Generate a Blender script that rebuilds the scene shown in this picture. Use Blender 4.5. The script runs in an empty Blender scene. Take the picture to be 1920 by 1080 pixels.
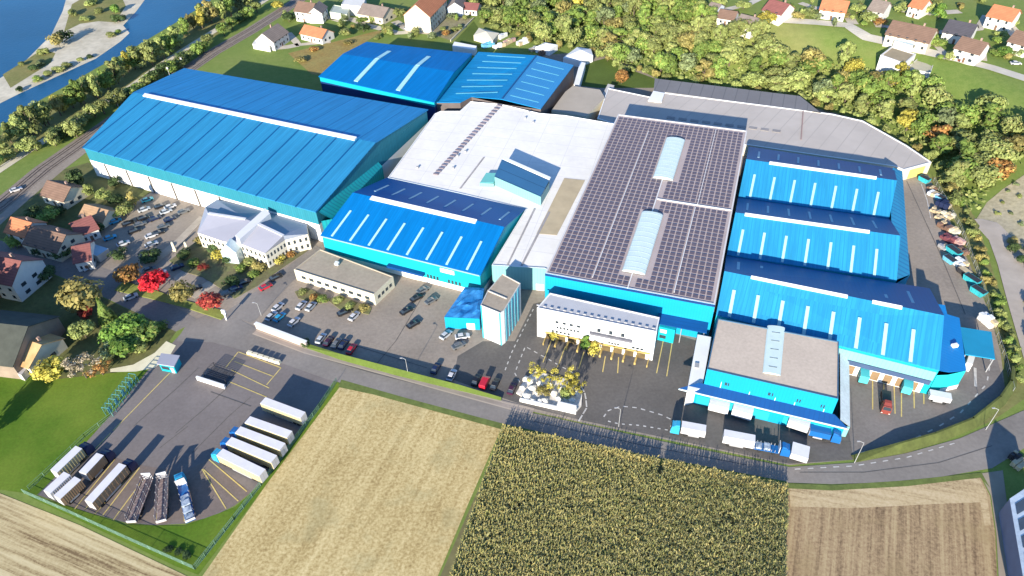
import bpy, bmesh, math, random
from mathutils import Vector, Matrix
random.seed(7)
R = math.radians
scene = bpy.context.scene
COL = scene.collection

# ------------------------------------------------------------------ camera model (photo 1920x1080)
F, PITCH, ROLL, HC = 1340.0, R(41), R(-2), 150.0
cR, sR, cP, sP = math.cos(ROLL), math.sin(ROLL), math.cos(PITCH), math.sin(PITCH)

def sstep(a, b, x):
    t = min(1.0, max(0.0, (x - a) / (b - a)))
    return t * t * (3 - 2 * t)

HB = [(20, 440), (51, 356), (78, 322), (134, 298), (152, 279), (168, 242), (165, 200), (160, 170), (156, 120)]
HPOLY = HB + [(900, 60), (900, 1200), (20, 1200)]

def inside(p, poly):
    x, y = p; c = False; n = len(poly)
    for i in range(n):
        x1, y1 = poly[i]; x2, y2 = poly[i - 1]
        if (y1 > y) != (y2 > y) and x < (x2 - x1) * (y - y1) / (y2 - y1) + x1:
            c = not c
    return c

def segd(p, a, b):
    ax, ay = a; bx, by = b; px, py = p
    dx, dy = bx - ax, by - ay
    t = max(0, min(1, ((px - ax) * dx + (py - ay) * dy) / (dx * dx + dy * dy)))
    return math.hypot(px - ax - t * dx, py - ay - t * dy)

def hill(x, y):
    if x < 20 or y < 110 or not inside((x, y), HPOLY):
        return 0.0
    d = min(segd((x, y), HB[i], HB[i + 1]) for i in range(len(HB) - 1))
    return 15.0 * sstep(0, 52, d) * sstep(25, 110, x) * sstep(140, 215, y)

def ray(px, py):
    u = (px - 960) / F; v = (540 - py) / F
    u, v = u * cR - v * sR, u * sR + v * cR
    return (u, cP + v * sP, -sP + v * cP)

def P(px, py, z=0.0):
    d = ray(px, py); t = (z - HC) / d[2]
    return Vector((d[0] * t, d[1] * t, z))

def PT(px, py, dz=0.0):
    """pixel -> point dz above the terrain"""
    z = 0.0
    for _ in range(14):
        q = P(px, py, z + dz); z = 0.5 * z + 0.5 * hill(q.x, q.y)
    q = P(px, py, z + dz)
    return q

# ------------------------------------------------------------------ materials
MATS = {}

def nd(nt, t, x=0, y=0, **kw):
    n = nt.nodes.new(t); n.location = (x, y)
    for k, v in kw.items():
        setattr(n, k, v)
    return n

def mixc(nt, fac, a, b, blend='MIX'):
    m = nd(nt, 'ShaderNodeMix', data_type='RGBA', blend_type=blend)
    for sock, val in ((m.inputs[0], fac), (m.inputs[6], a), (m.inputs[7], b)):
        if isinstance(val, (int, float)):
            sock.default_value = val
        elif isinstance(val, tuple):
            sock.default_value = (*val, 1)
        else:
            nt.links.new(val, sock)
    return m.outputs[2]

def math_(nt, op, a, b=None):
    m = nd(nt, 'ShaderNodeMath', operation=op)
    for s, v in zip(m.inputs, (a, b)):
        if v is None: continue
        if isinstance(v, (int, float)): s.default_value = v
        else: nt.links.new(v, s)
    return m.outputs[0]

def noise(nt, scale, detail=4, vec=None, rough=.6):
    n = nd(nt, 'ShaderNodeTexNoise'); n.inputs['Scale'].default_value = scale
    n.inputs['Detail'].default_value = detail; n.inputs['Roughness'].default_value = rough
    if vec is None:
        g = nd(nt, 'ShaderNodeNewGeometry'); vec = g.outputs['Position']
    nt.links.new(vec, n.inputs['Vector'])
    return n.outputs['Fac']

def ramp(nt, fac, stops):
    r = nd(nt, 'ShaderNodeValToRGB'); e = r.color_ramp.elements
    while len(e) > 1: e.remove(e[-1])
    e[0].position = stops[0][0]; e[0].color = (*stops[0][1], 1)
    for p, c in stops[1:]:
        q = e.new(p); q.color = (*c, 1)
    nt.links.new(fac, r.inputs[0])
    return r.outputs[0]

def newmat(name):
    m = bpy.data.materials.new(name); m.use_nodes = True
    nt = m.node_tree
    b = nt.nodes['Principled BSDF']
    return m, nt, b

def sc(c, k):
    return tuple(min(1, x * k) for x in c)

def M(name, col, amt=.15, nscale=.25, rough=.8, stripes=None, spec=.3, col2=None, rnd=0.0, fine=None, bump=0, streak=0):
    """plain weathered surface. stripes: list of (axis u/v, period, width share, colour)"""
    if name in MATS: return MATS[name]
    m, nt, b = newmat(name)
    c = mixc(nt, math_(nt, 'MULTIPLY', math_(nt, 'SUBTRACT', noise(nt, nscale, 6), .3), 2.5), sc(col, 1 - amt), col2 or sc(col, 1 + amt))
    nt.nodes[-1].clamp_factor = True
    if fine:
        f = noise(nt, fine[0], 3)
        c = mixc(nt, fine[1], c, ramp(nt, f, [(.3, sc(col, .45)), (.7, sc(col, 1.5))]))
    if streak:
        uv = nd(nt, 'ShaderNodeUVMap'); mp = nd(nt, 'ShaderNodeMapping'); mp.inputs['Scale'].default_value = (.55, .035, 1); nt.links.new(uv.outputs[0], mp.inputs['Vector'])
        c = mixc(nt, streak, c, ramp(nt, noise(nt, 1.0, 5, mp.outputs[0], .7), [(.3, sc(col, .55)), (.5, col), (.72, sc(col, 1.45))]))
    if stripes:
        uv = nd(nt, 'ShaderNodeUVMap'); s = nd(nt, 'ShaderNodeSeparateXYZ'); nt.links.new(uv.outputs[0], s.inputs[0])
        for ax, per, w, sc_ in stripes:
            t = s.outputs[0 if ax == 'u' else 1]
            fr = math_(nt, 'FRACT', math_(nt, 'DIVIDE', math_(nt, 'ADD', t, 1000 * per), per))
            c = mixc(nt, math_(nt, 'LESS_THAN', fr, w), c, sc_)
    if rnd:
        oi = nd(nt, 'ShaderNodeObjectInfo')
        c = mixc(nt, oi.outputs['Random'], sc_mix(nt, c, 1 - rnd), sc_mix(nt, c, 1 + rnd))
    nt.links.new(c, b.inputs['Base Color'])
    b.inputs['Roughness'].default_value = rough
    b.inputs['Specular IOR Level'].default_value = spec
    if bump:
        bp = nd(nt, 'ShaderNodeBump'); bp.inputs['Strength'].default_value = bump; bp.inputs['Distance'].default_value = .3
        nt.links.new(noise(nt, 1.5, 4), bp.inputs['Height']); nt.links.new(bp.outputs[0], b.inputs['Normal'])
    MATS[name] = m
    return m

def sc_mix(nt, c, k):
    return mixc(nt, 1.0, c, (k, k, k), 'MULTIPLY')

def leafmat(name, dark, light, warm=None, share=.12):
    if name in MATS: return MATS[name]
    m, nt, b = newmat(name)
    at = nd(nt, 'ShaderNodeAttribute', attribute_name='tint')
    oi = nd(nt, 'ShaderNodeObjectInfo')
    stops = [(0, dark), (.55, light)]
    if warm: stops += [(1 - share, light), (1, warm)]
    else: stops += [(1, sc(light, 1.35))]
    c = ramp(nt, at.outputs['Fac'], stops)
    c = mixc(nt, oi.outputs['Random'], sc_mix(nt, c, .72), sc_mix(nt, c, 1.25))
    nt.links.new(c, b.inputs['Base Color'])
    b.inputs['Roughness'].default_value = .7; b.inputs['Specular IOR Level'].default_value = .2
    tr = nd(nt, 'ShaderNodeBsdfTranslucent'); nt.links.new(c, tr.inputs[0]); mx = nd(nt, 'ShaderNodeMixShader'); mx.inputs[0].default_value = .25
    nt.links.new(b.outputs[0], mx.inputs[1]); nt.links.new(tr.outputs[0], mx.inputs[2]); nt.links.new(mx.outputs[0], nt.nodes['Material Output'].inputs[0])
    MATS[name] = m
    return m

# ------------------------------------------------------------------ mesh helpers
class MB:
    def __init__(s):
        s.v = []; s.f = []; s.uv = []; s.mi = []; s.tint = []
    def face(s, pts, mi=0, uv=None, tint=.5):
        i = len(s.v); pts = [Vector(p) for p in pts]
        s.v += pts; s.f.append(tuple(range(i, i + len(pts)))); s.mi.append(mi); s.tint.append(tint)
        if uv is None:
            e = pts[1] - pts[0]; L = e.length or 1; e = e / L
            n = e.cross(pts[-1] - pts[0])
            if n.length < 1e-9: n = Vector((0, 0, 1))
            w = n.normalized().cross(e)
            uv = [((p - pts[0]).dot(e), (p - pts[0]).dot(w)) for p in pts]
        s.uv += uv
    def hexa(s, b, t, mi=0, bottom=True, ti=None):
        n = len(b)
        s.face(t, mi if ti is None else ti)
        if bottom: s.face(list(reversed(b)), mi)
        for i in range(n):
            j = (i + 1) % n
            s.face([b[i], b[j], t[j], t[i]], mi)
    def box(s, c, size, rot=0.0, mi=0, taper=1.0, ti=None):
        """c = centre of the bottom"""
        lx, ly, lz = size[0] / 2, size[1] / 2, size[2]
        ca, sa = math.cos(rot), math.sin(rot)
        def w(x, y, z): return Vector((c[0] + x * ca - y * sa, c[1] + x * sa + y * ca, c[2] + z))
        q = [(-lx, -ly), (lx, -ly), (lx, ly), (-lx, ly)]
        s.hexa([w(x, y, 0) for x, y in q], [w(x * taper, y * taper, lz) for x, y in q], mi, ti=ti)
    def prism(s, poly, z0, z1, mi=0, ti=None, bottom=False):
        s.hexa([Vector((p[0], p[1], z0)) for p in poly], [Vector((p[0], p[1], z1)) for p in poly], mi, bottom, ti)
    def walls(s, poly, z0, z1, mi=0):
        n = len(poly)
        for i in range(n):
            a, b = poly[i], poly[(i + 1) % n]
            s.face([(a[0], a[1], z0), (b[0], b[1], z0), (b[0], b[1], z1), (a[0], a[1], z1)], mi)
    def tube(s, a, b, r0, r1=None, n=6, mi=0, cap=True):
        a = Vector(a); b = Vector(b); r1 = r0 if r1 is None else r1
        d = (b - a).normalized(); x = d.orthogonal().normalized(); y = d.cross(x)
        A = [a + (x * math.cos(k * 2 * math.pi / n) + y * math.sin(k * 2 * math.pi / n)) * r0 for k in range(n)]
        B = [b + (x * math.cos(k * 2 * math.pi / n) + y * math.sin(k * 2 * math.pi / n)) * r1 for k in range(n)]
        for k in range(n):
            s.face([A[k], A[(k + 1) % n], B[(k + 1) % n], B[k]], mi)
        if cap: s.face(B, mi); s.face(A[::-1], mi)
    def patch(s, quad, s0, s1, t0, t1, h=.2, mi=0, base=.0):
        """raised slab on a quad (eaveL, eaveR, ridgeR, ridgeL)"""
        a, b, c, d = [Vector(q) for q in quad]
        def pt(u, v): return (a * (1 - u) + b * u) * (1 - v) + (d * (1 - u) + c * u) * v
        n = (b - a).cross(d - a).normalized()
        if n.z < 0: n = -n
        bs = [pt(s0, t0), pt(s1, t0), pt(s1, t1), pt(s0, t1)]
        s.hexa([p + n * base for p in bs], [p + n * (base + h) for p in bs], mi)
    def mesh(s, name, mats, off=Vector((0, 0, 0)), tint=False):
        me = bpy.data.meshes.new(name)
        me.from_pydata([tuple(p - off) for p in s.v], [], s.f)
        for m in mats: me.materials.append(m)
        me.polygons.foreach_set('material_index', s.mi)
        uvl = me.uv_layers.new(name='UVMap')
        uvl.data.foreach_set('uv', [x for t in s.uv for x in t])
        if tint:
            at = me.attributes.new('tint', 'FLOAT', 'FACE'); at.data.foreach_set('value', s.tint)
        me.update()
        return me
    def build(s, name, mats, parent=None, kind=None, tint=False):
        if not isinstance(mats, (list, tuple)): mats = [mats]
        off = Vector(parent.matrix_basis.translation) if parent else Vector((0, 0, 0))
        if parent and parent.parent: off = off + Vector(parent.parent.matrix_basis.translation)
        o = bpy.data.objects.new(name, s.mesh(name, mats, off, tint)); COL.objects.link(o)
        if parent: o.parent = parent
        if kind: o['kind'] = kind
        return o

def tag(o, label, cat, group=None):
    o['label'] = label; o['category'] = cat
    if group: o['group'] = group
    return o

def thing(name, label, cat, loc=(0, 0, 0), group=None, rz=0.0):
    o = bpy.data.objects.new(name, None); COL.objects.link(o)
    o.location = loc; o.rotation_euler = (0, 0, rz); o.empty_display_size = .5
    return tag(o, label, cat, group)

def ob(name, me, parent=None, loc=(0, 0, 0), rz=0.0, scale=None):
    o = bpy.data.objects.new(name, me); COL.objects.link(o)
    o.location = loc; o.rotation_euler = (0, 0, rz)
    if scale: o.scale = scale
    if parent: o.parent = parent
    return o

def setmat(o, i, m):
    o.material_slots[i].link = 'OBJECT'; o.material_slots[i].material = m

def sheet(name, pts, z, m, kind='structure', world=False):
    """flat ground sheet from photo pixels, fan-free polygon"""
    poly = [Vector((p[0], p[1], z)) if world else Vector((*P(p[0], p[1], 0).xy, z)) for p in pts]
    b = MB(); b.face(poly, uv=[(p.x, p.y) for p in poly])
    return b.build(name, m, kind=kind)

def ribbon(b, pts, w, z, mi=0, px=True, drape=False):
    q = [(PT(*p) if drape else P(p[0], p[1], 0)) if px else Vector((p[0], p[1], 0)) for p in pts]
    L, Rr = [], []
    for i, p in enumerate(q):
        d = (q[min(i + 1, len(q) - 1)] - q[max(i - 1, 0)]); d.z = 0; d.normalize()
        n = Vector((-d.y, d.x, 0)) * w / 2
        zz = (lambda v: hill(v.x, v.y) + z) if drape else (lambda v: z)
        a, c = p + n, p - n; a.z = zz(a); c.z = zz(c)
        L.append(a); Rr.append(c)
    for i in range(len(q) - 1):
        b.face([Rr[i], Rr[i + 1], L[i + 1], L[i]], mi)

def dens(pts, n=6):
    out = []
    for a, b in zip(pts[:-1], pts[1:]):
        for k in range(n):
            t = k / n; out.append((a[0] + (b[0] - a[0]) * t, a[1] + (b[1] - a[1]) * t))
    return out + [pts[-1]]

def lift(v, z): return Vector((v.x, v.y, z))

def mean(ps):
    v = Vector((0, 0, 0))
    for p in ps: v += Vector(p)
    return v / len(ps)

# ------------------------------------------------------------------ palette
asph = M('asphalt', (.175, .156, .142), .2, .06, .9, fine=(1.3, .22))
asph_d = M('asphalt_dark', (.108, .098, .089), .2, .07, .9, fine=(1.2, .22))
asph_t = M('asphalt_tan', (.255, .213, .172), .2, .05, .9, fine=(1.0, .22))
roadm = M('road', (.20, .178, .158), .2, .05, .9, fine=(.9, .18))
pavem = M('pavement', (.27, .225, .19), .15, .2, .9, stripes=[('v', 1.6, .25, (.36, .30, .24))])
concm = M('concrete', (.45, .42, .38), .12, .2, .9)
whitem = M('white_paint', (.70, .69, .67), .05, .2, .6)
whiter = M('white_membrane', (.70, .66, .605), .07, .07, .8, fine=(.5, .08), stripes=[('u', 7.5, .018, (.52, .49, .46)), ('v', 12, .012, (.54, .51, .48))])
creamm = M('cream_paint', (.55, .5, .38), .06, .2, .7)
roofA = M('hall_roof_blue', (.020, .180, .345), .08, .03, .65, streak=.5, spec=.12, stripes=[('u', 1.1, .18, (.018, .165, .325)), ('u', 8.6, .085, (.004, .07, .19))])
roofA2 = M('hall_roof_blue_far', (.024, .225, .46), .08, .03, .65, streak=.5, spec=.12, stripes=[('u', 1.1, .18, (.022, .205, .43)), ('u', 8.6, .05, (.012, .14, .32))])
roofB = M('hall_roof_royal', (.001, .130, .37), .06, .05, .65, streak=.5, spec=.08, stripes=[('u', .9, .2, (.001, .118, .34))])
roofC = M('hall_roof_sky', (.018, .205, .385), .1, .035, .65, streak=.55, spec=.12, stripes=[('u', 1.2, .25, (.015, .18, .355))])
roofD = M('shed_roof_azure', (.006, .19, .40), .12, .05, .65, streak=.5, spec=.1, stripes=[('u', 1.1, .2, (.01, .15, .39))])
cyan = M('cyan_cladding', (.004, .30, .36), .06, .1, .5, stripes=[('u', .8, .2, (.004, .27, .33))])
cyanb = M('azure_cladding', (.003, .24, .40), .04, .1, .5, stripes=[('u', .8, .2, (.003, .22, .37))])
teal = M('teal_cladding', (.006, .24, .27), .08, .1, .5, stripes=[('u', 1.3, .35, (.006, .17, .22))])
mint = M('mint_cladding', (.16, .34, .34), .05, .2, .5, stripes=[('u', 1.0, .2, (.14, .31, .31))])
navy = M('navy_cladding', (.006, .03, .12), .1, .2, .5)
bluec = M('blue_canopy', (.003, .05, .18), .1, .2, .45, stripes=[('u', 1.2, .2, (.003, .045, .165))])
sky_l = M('skylight_sheet', (.30, .52, .54), .05, .3, .4)
sky_w = M('white_ridge_light', (.62, .62, .62), .04, .3, .4)
tanroof = M('tan_gravel_roof', (.48, .395, .315), .08, .12, .95, fine=(1.2, .15))
brownroof = M('brown_gravel_roof', (.32, .265, .20), .12, .12, .95, fine=(1.0, .2))
greyroof = M('grey_sheet_roof', (.425, .378, .335), .1, .06, .9, stripes=[('u', 6, .06, (.36, .325, .29))])
slateroof = M('slate_sheet_roof', (.16, .155, .16), .1, .06, .9, stripes=[('u', 5, .08, (.12, .12, .125))])
lavroof = M('pale_lavender_roof', (.30, .30, .345), .05, .1, .7)
steelroof = M('steel_blue_roof', (.03, .11, .22), .06, .1, .5, stripes=[('v', 4.5, .06, (.015, .055, .12))])
glassm = M('dark_glass', (.03, .04, .05), .2, .5, .15, spec=.6)
darkm = M('dark_metal', (.03, .03, .035), .2, .5, .6)
greym = M('grey_metal', (.30, .30, .31), .1, .5, .5)
solarm = M('solar_cell', (.092, .075, .092), .1, .5, .35, spec=.5)
solarb = M('solar_roof_membrane', (.38, .315, .30), .08, .1, .9)
barkm = M('bark', (.10, .075, .055), .2, 1, .9)
yel = M('yellow_line', (.52, .40, .14), .2, .8, .8)
whl = M('white_line', (.44, .42, .39), .2, .8, .8)
tyre = M('tyre_rubber', (.02, .02, .02), .2, 1, .9)
tile_br = M('brown_tiles', (.17, .105, .075), .15, .4, .85, stripes=[('v', .9, .2, (.12, .075, .055))])
tile_or = M('orange_tiles', (.42, .16, .075), .15, .4, .85, stripes=[('v', .9, .2, (.34, .125, .06))])
tile_rd = M('dark_red_tiles', (.20, .075, .065), .15, .4, .85, stripes=[('v', .9, .2, (.15, .055, .05))])
tile_dk = M('dark_slate_tiles', (.07, .065, .075), .15, .4, .8, stripes=[('v', .9, .2, (.05, .047, .055))])
tile_gr = M('grey_brown_tiles', (.20, .16, .135), .15, .4, .85, stripes=[('v', .9, .2, (.15, .12, .1))])
soil = M('planted_soil', (.16, .13, .075), .25, .3, .95, col2=(.13, .16, .05), fine=(1.2, .3))
gravel = M('river_gravel', (.42, .37, .27), .2, .05, .95, col2=(.64, .58, .46), fine=(.35, .25))
pathm = M('gravel_path', (.50, .45, .34), .1, .1, .95)
ballast = M('ballast', (.20, .165, .135), .2, .4, .95, fine=(.9, .35))
greenfence = M('green_fence', (.16, .27, .20), .1, .5, .7)

def grassmat():
    m, nt, b = newmat('grass')
    n1 = noise(nt, .012, 5); n2 = noise(nt, .35, 5); n3 = noise(nt, 1.8, 3)
    c = ramp(nt, n1, [(.35, (.12, .19, .035)), (.5, (.16, .215, .045)), (.65, (.25, .23, .085))])
    c = mixc(nt, .35, c, ramp(nt, n2, [(.3, (.08, .13, .025)), (.7, (.23, .25, .075))]))
    c = mixc(nt, .22, c, ramp(nt, n3, [(.3, (.06, .10, .02)), (.7, (.23, .27, .075))]))
    nt.links.new(c, b.inputs['Base Color']); b.inputs['Roughness'].default_value = .9
    b.inputs['Specular IOR Level'].default_value = .15
    return m
grassm = grassmat()
lawn = M('lawn', (.075, .165, .012), .3, .045, .9, col2=(.175, .215, .03), fine=(1.4, .25), spec=.15)
lawn2 = M('bright_lawn', (.078, .112, .022), .18, .08, .9, fine=(1.2, .2), spec=.15)
rough_g = M('rough_grass', (.17, .19, .06), .3, .08, .95, col2=(.26, .21, .09), fine=(.8, .3), spec=.1)

def fieldmat(name, stops, ang, period, amt, s2=.05, dist=3.0, patch=None):
    m, nt, b = newmat(name)
    g = nd(nt, 'ShaderNodeNewGeometry'); mp = nd(nt, 'ShaderNodeMapping')
    mp.inputs['Rotation'].default_value = (0, 0, ang); nt.links.new(g.outputs['Position'], mp.inputs['Vector'])
    st = nd(nt, 'ShaderNodeMapping'); st.inputs['Scale'].default_value = (1 / period, .02, 1); nt.links.new(mp.outputs[0], st.inputs['Vector'])
    rows = math_(nt, 'ADD', math_(nt, 'MULTIPLY', noise(nt, 1.0, 4, st.outputs[0], .7), 1.9), -.45)
    n2 = math_(nt, 'ADD', math_(nt, 'MULTIPLY', noise(nt, 1.35, 5, None, .7), 1.5), -.25); n1 = noise(nt, s2, 5)
    f = math_(nt, 'ADD', math_(nt, 'MULTIPLY', rows, amt), math_(nt, 'MULTIPLY', n2, .62 * (1 - amt) + .1))
    f = math_(nt, 'ADD', f, math_(nt, 'MULTIPLY', n1, .38 * (1 - amt)))
    c = ramp(nt, f, stops)
    if patch:
        c = mixc(nt, math_(nt, 'MULTIPLY', ramp(nt, noise(nt, .09, 4), [(.52, (0, 0, 0)), (.66, (1, 1, 1))]), .4), c, patch)
    nt.links.new(c, b.inputs['Base Color']); b.inputs['Roughness'].default_value = .95; b.inputs['Specular IOR Level'].default_value = .1
    return m
stubble = fieldmat('stubble', [(.30, (.20, .14, .06)), (.46, (.37, .27, .115)), (.56, (.47, .36, .165)), (.72, (.60, .48, .25))], R(21), 2.2, .22, patch=(.30, .26, .13))
stubble_l = fieldmat('striped_stubble', [(.34, (.17, .115, .06)), (.46, (.33, .25, .13)), (.56, (.44, .35, .19)), (.7, (.52, .43, .25))], R(112.8), 1.7, .72)
ploughed = fieldmat('brown_field', [(.34, (.13, .085, .05)), (.45, (.22, .15, .085)), (.55, (.31, .215, .12)), (.7, (.40, .30, .165))], R(24), 1.5, .46, patch=(.30, .22, .11))

def watermat():
    m, nt, b = newmat('river_water')
    c = ramp(nt, noise(nt, .02, 4), [(.3, (.010, .07, .15)), (.7, (.014, .095, .20))])
    nt.links.new(c, b.inputs['Base Color']); b.inputs['Roughness'].default_value = .3; b.inputs['Specular IOR Level'].default_value = .12
    bp = nd(nt, 'ShaderNodeBump'); bp.inputs['Strength'].default_value = .25; bp.inputs['Distance'].default_value = .4
    nt.links.new(noise(nt, .5, 4), bp.inputs['Height']); nt.links.new(bp.outputs[0], b.inputs['Normal'])
    return m
waterm = watermat()

# ------------------------------------------------------------------ ground and surfaces
def build_ground():
    xs = [-6000, -3000, -1500, -800] + [x for x in range(-420, 0, 30)] + [x for x in range(0, 421, 7)] + [800, 1500, 3000, 6000]
    ys = [-3000, -1000, -300, 0, 60, 100] + [y for y in range(120, 520, 7)] + [560, 620, 700, 900, 1300, 2500, 6000]
    b = MB(); nx = len(xs)
    me = bpy.data.meshes.new('ground')
    vs = [(x, y, hill(x, y)) for y in ys for x in xs]
    fs = [(j * nx + i, j * nx + i + 1, (j + 1) * nx + i + 1, (j + 1) * nx + i) for j in range(len(ys) - 1) for i in range(nx - 1)]
    me.from_pydata(vs, [], fs); me.materials.append(grassm)
    for p in me.polygons: p.use_smooth = True
    o = bpy.data.objects.new('ground', me); COL.objects.link(o); o['kind'] = 'structure'
build_ground()

sheet('river', [(-700, 900), (-200, 390), (0, 238), (60, 196), (120, 163), (180, 128), (240, 96), (290, 66), (340, 36), (390, 4), (440, -30), (520, -80), (600, -130), (200, -130), (-1000, -100)], .02, waterm)
isl = [(0, 147), (48, 114), (96, 66), (118, 20), (125, -6), (150, -50), (340, -60), (300, -30), (275, -5), (255, 22), (231, 48), (243, 62), (226, 78), (180, 110), (110, 142), (40, 174), (0, 194), (-120, 250), (-260, 260)]
sheet('gravel_island', isl, .05, gravel)
sheet('island_meadow', [(120, 60), (135, 8), (170, -12), (225, -12), (236, 12), (215, 42), (185, 40), (150, 45)], .07, rough_g)
sheet('island_scrub', [(5, 140), (50, 112), (80, 92), (104, 100), (95, 118), (60, 140), (20, 165)], .07, rough_g)
sheet('river_bank', [(-300, 500), (-60, 300), (0, 254), (60, 212), (120, 178), (180, 142), (240, 110), (290, 80), (340, 50), (390, 18), (440, -16), (560, -90), (640, -100), (560, -40), (490, 8), (400, 70), (300, 130), (210, 190), (100, 260), (0, 322), (-200, 470)], .04, rough_g)
b = MB(); ribbon(b, [(-200, 455), (0, 318), (70, 272), (140, 229), (220, 178), (250, 160), (310, 116), (360, 84), (420, 47), (485, 8), (560, -40), (640, -90)], 4.5, .09); b.build('gravel_path', pathm, kind='structure')
b = MB(); ribbon(b, [(-200, 530), (0, 385), (80, 318), (160, 262), (230, 213), (330, 146), (400, 98), (470, 58), (530, 20), (620, -40)], 9, .07); b.build('railway_bed', ballast, kind='structure')
b = MB()
for dx in (-3.2, -1.75, 1.0, 2.45):
    pts = [P(*p) for p in [(-200, 530), (0, 385), (80, 318), (160, 262), (230, 213), (330, 146), (400, 98), (470, 58), (530, 20), (620, -40)]]
    off = []
    for i, p in enumerate(pts):
        d = (pts[min(i + 1, len(pts) - 1)] - pts[max(i - 1, 0)]).normalized()
        off.append((p.x - d.y * dx, p.y + d.x * dx))
    for a, c in zip(off[:-1], off[1:]):
        aa, cc = Vector((*a, .1)), Vector((*c, .1)); n = (cc - aa).normalized().cross(Vector((0, 0, 1))) * .1
        b.hexa([aa - n, cc - n, cc + n, aa + n], [p + Vector((0, 0, .16)) for p in (aa - n, cc - n, cc + n, aa + n)])
o = tag(b.build('railway_track', M('rail_steel', (.16, .12, .10), .2, 1, .5)), 'two pairs of steel rails running beside the riverside path', 'railway')
b = MB(); ribbon(b, [(-160, 560), (0, 412), (60, 360), (110, 318), (160, 280), (205, 246)], 4.5, .06); b.build('lane', asph_t, kind='structure')

sheet('village_gardens', [(-40, 392), (60, 352), (120, 318), (165, 305), (300, 350), (225, 398), (150, 440), (60, 458), (-60, 436)], .05, M('garden_ground', (.10, .12, .035), .35, .15, .95, col2=(.17, .145, .06), fine=(.8, .35)))
sheet('village_gardens', [(-60, 500), (60, 500), (140, 532), (200, 562), (330, 622), (300, 664), (290, 690), (205, 700), (100, 712), (0, 700), (-60, 695)], .05, MATS['garden_ground'])
sheet('factory_yard', [(60, 468), (225, 398), (290, 352), (420, 310), (660, 130), (1130, 95), (1240, 152), (1500, 195), (1620, 226), (1700, 290), (1742, 330), (1775, 400), (1820, 500), (1852, 580), (1876, 660), (1888, 740), (1800, 800), (1690, 845), (1600, 862), (1480, 872), (1090, 792), (1000, 772), (860, 728), (740, 700), (580, 652), (480, 622), (440, 597), (380, 596), (330, 608), (240, 560), (130, 520)], .03, asph_t)
sheet('dark_asphalt', [(858, 668), (905, 640), (965, 640), (1000, 570), (1040, 560), (1310, 640), (1300, 740), (1340, 720), (1480, 760), (1594, 790), (1596, 800), (1600, 862), (1480, 870), (1090, 788), (1000, 766), (930, 742), (850, 712)], .045, asph_d)
sheet('loading_yard', [(1590, 690), (1800, 690), (1860, 640), (1888, 740), (1800, 800), (1690, 845), (1600, 860), (1590, 800)], .06, asph)
sheet('truck_yard', [(70, 928), (105, 893), (215, 770), (300, 668), (352, 612), (400, 590), (478, 618), (560, 662), (628, 712), (600, 752), (490, 905), (465, 928), (440, 948), (400, 968), (345, 982), (290, 985), (235, 980), (170, 962), (110, 942)], .05, M('truck_yard_asphalt', (.165, .142, .132), .2, .05, .9, fine=(1.2, .16)))
sheet('main_road', [(352, 606), (396, 586), (440, 594), (500, 626), (580, 662), (760, 714), (950, 764), (1090, 795), (1280, 836), (1480, 876), (1600, 868), (1700, 850), (1800, 822), (1960, 752), (2100, 690), (2100, 760), (1960, 816), (1860, 878), (1760, 895), (1650, 905), (1560, 908), (1475, 905), (1200, 852), (945, 796), (760, 748), (615, 712), (480, 664), (400, 642), (330, 640)], .07, roadm)
sheet('side_road', [(418, 588), (470, 606), (480, 600), (556, 520), (604, 466), (590, 460), (540, 500), (462, 560)], .08, roadm)
sheet('village_street', [(330, 622), (372, 600), (300, 560), (240, 520), (130, 478), (60, 462), (-60, 440), (-60, 500), (60, 498), (140, 530), (200, 560)], .06, asph)
b = MB(); ribbon(b, [(478, 622), (575, 658), (760, 708), (950, 760), (1000, 772)], 2.4, .12); b.build('pavement', pavem, kind='structure')
sheet('stubble_field', [(630, 722), (700, 734), (943, 797), (880, 940), (800, 1130), (345, 1130)], .05, stubble)
sheet('striped_field', [(-200, 840), (0, 925), (150, 985), (360, 1085), (420, 1180), (-200, 1180)], .05, stubble_l)
sheet('brown_field', [(1478, 912), (1600, 914), (1760, 900), (1838, 894), (1856, 930), (1866, 1000), (1872, 1150), (1470, 1150)], .05, ploughed)
headm = fieldmat('headland_stubble', [(.34, (.22, .155, .085)), (.46, (.34, .25, .14)), (.57, (.44, .335, .19)), (.7, (.5, .39, .24))], R(105), 1.6, .45)
sheet('field_headland', [(1480, 914), (1600, 916), (1760, 902), (1836, 897), (1850, 925), (1858, 985), (1846, 985), (1838, 942), (1760, 945), (1600, 953), (1482, 950)], .06, headm)
sheet('bay_paving', [(112, 942), (140, 898), (180, 870), (215, 858), (262, 872), (300, 878), (345, 884), (392, 862), (470, 922), (462, 930), (440, 947), (400, 966), (345, 980), (290, 983), (235, 978), (170, 960)], .06, M('brown_paving', (.165, .13, .112), .15, .12, .9, fine=(1.2, .2)))
sheet('corn_soil', [(943, 812), (1478, 915), (1475, 1150), (795, 1150)], .045, M('corn_soil', (.15, .135, .06), .2, .3, .95))
sheet('field_track', [(1838, 888), (1880, 882), (1890, 960), (1905, 1150), (1876, 1150), (1868, 1000), (1858, 930)], .06, M('track_dust', (.27, .225, .17), .12, .2, .95))
sheet('meadow', [(-200, 690), (0, 700), (100, 712), (205, 700), (290, 690), (300, 664), (215, 770), (105, 893), (70, 928), (0, 918), (-200, 830)], .055, lawn)
sheet('lawn', [(52, 930), (110, 944), (235, 984), (345, 986), (440, 952), (490, 908), (600, 755), (632, 716), (640, 722), (372, 1078), (330, 1062)], .06, lawn)
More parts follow.
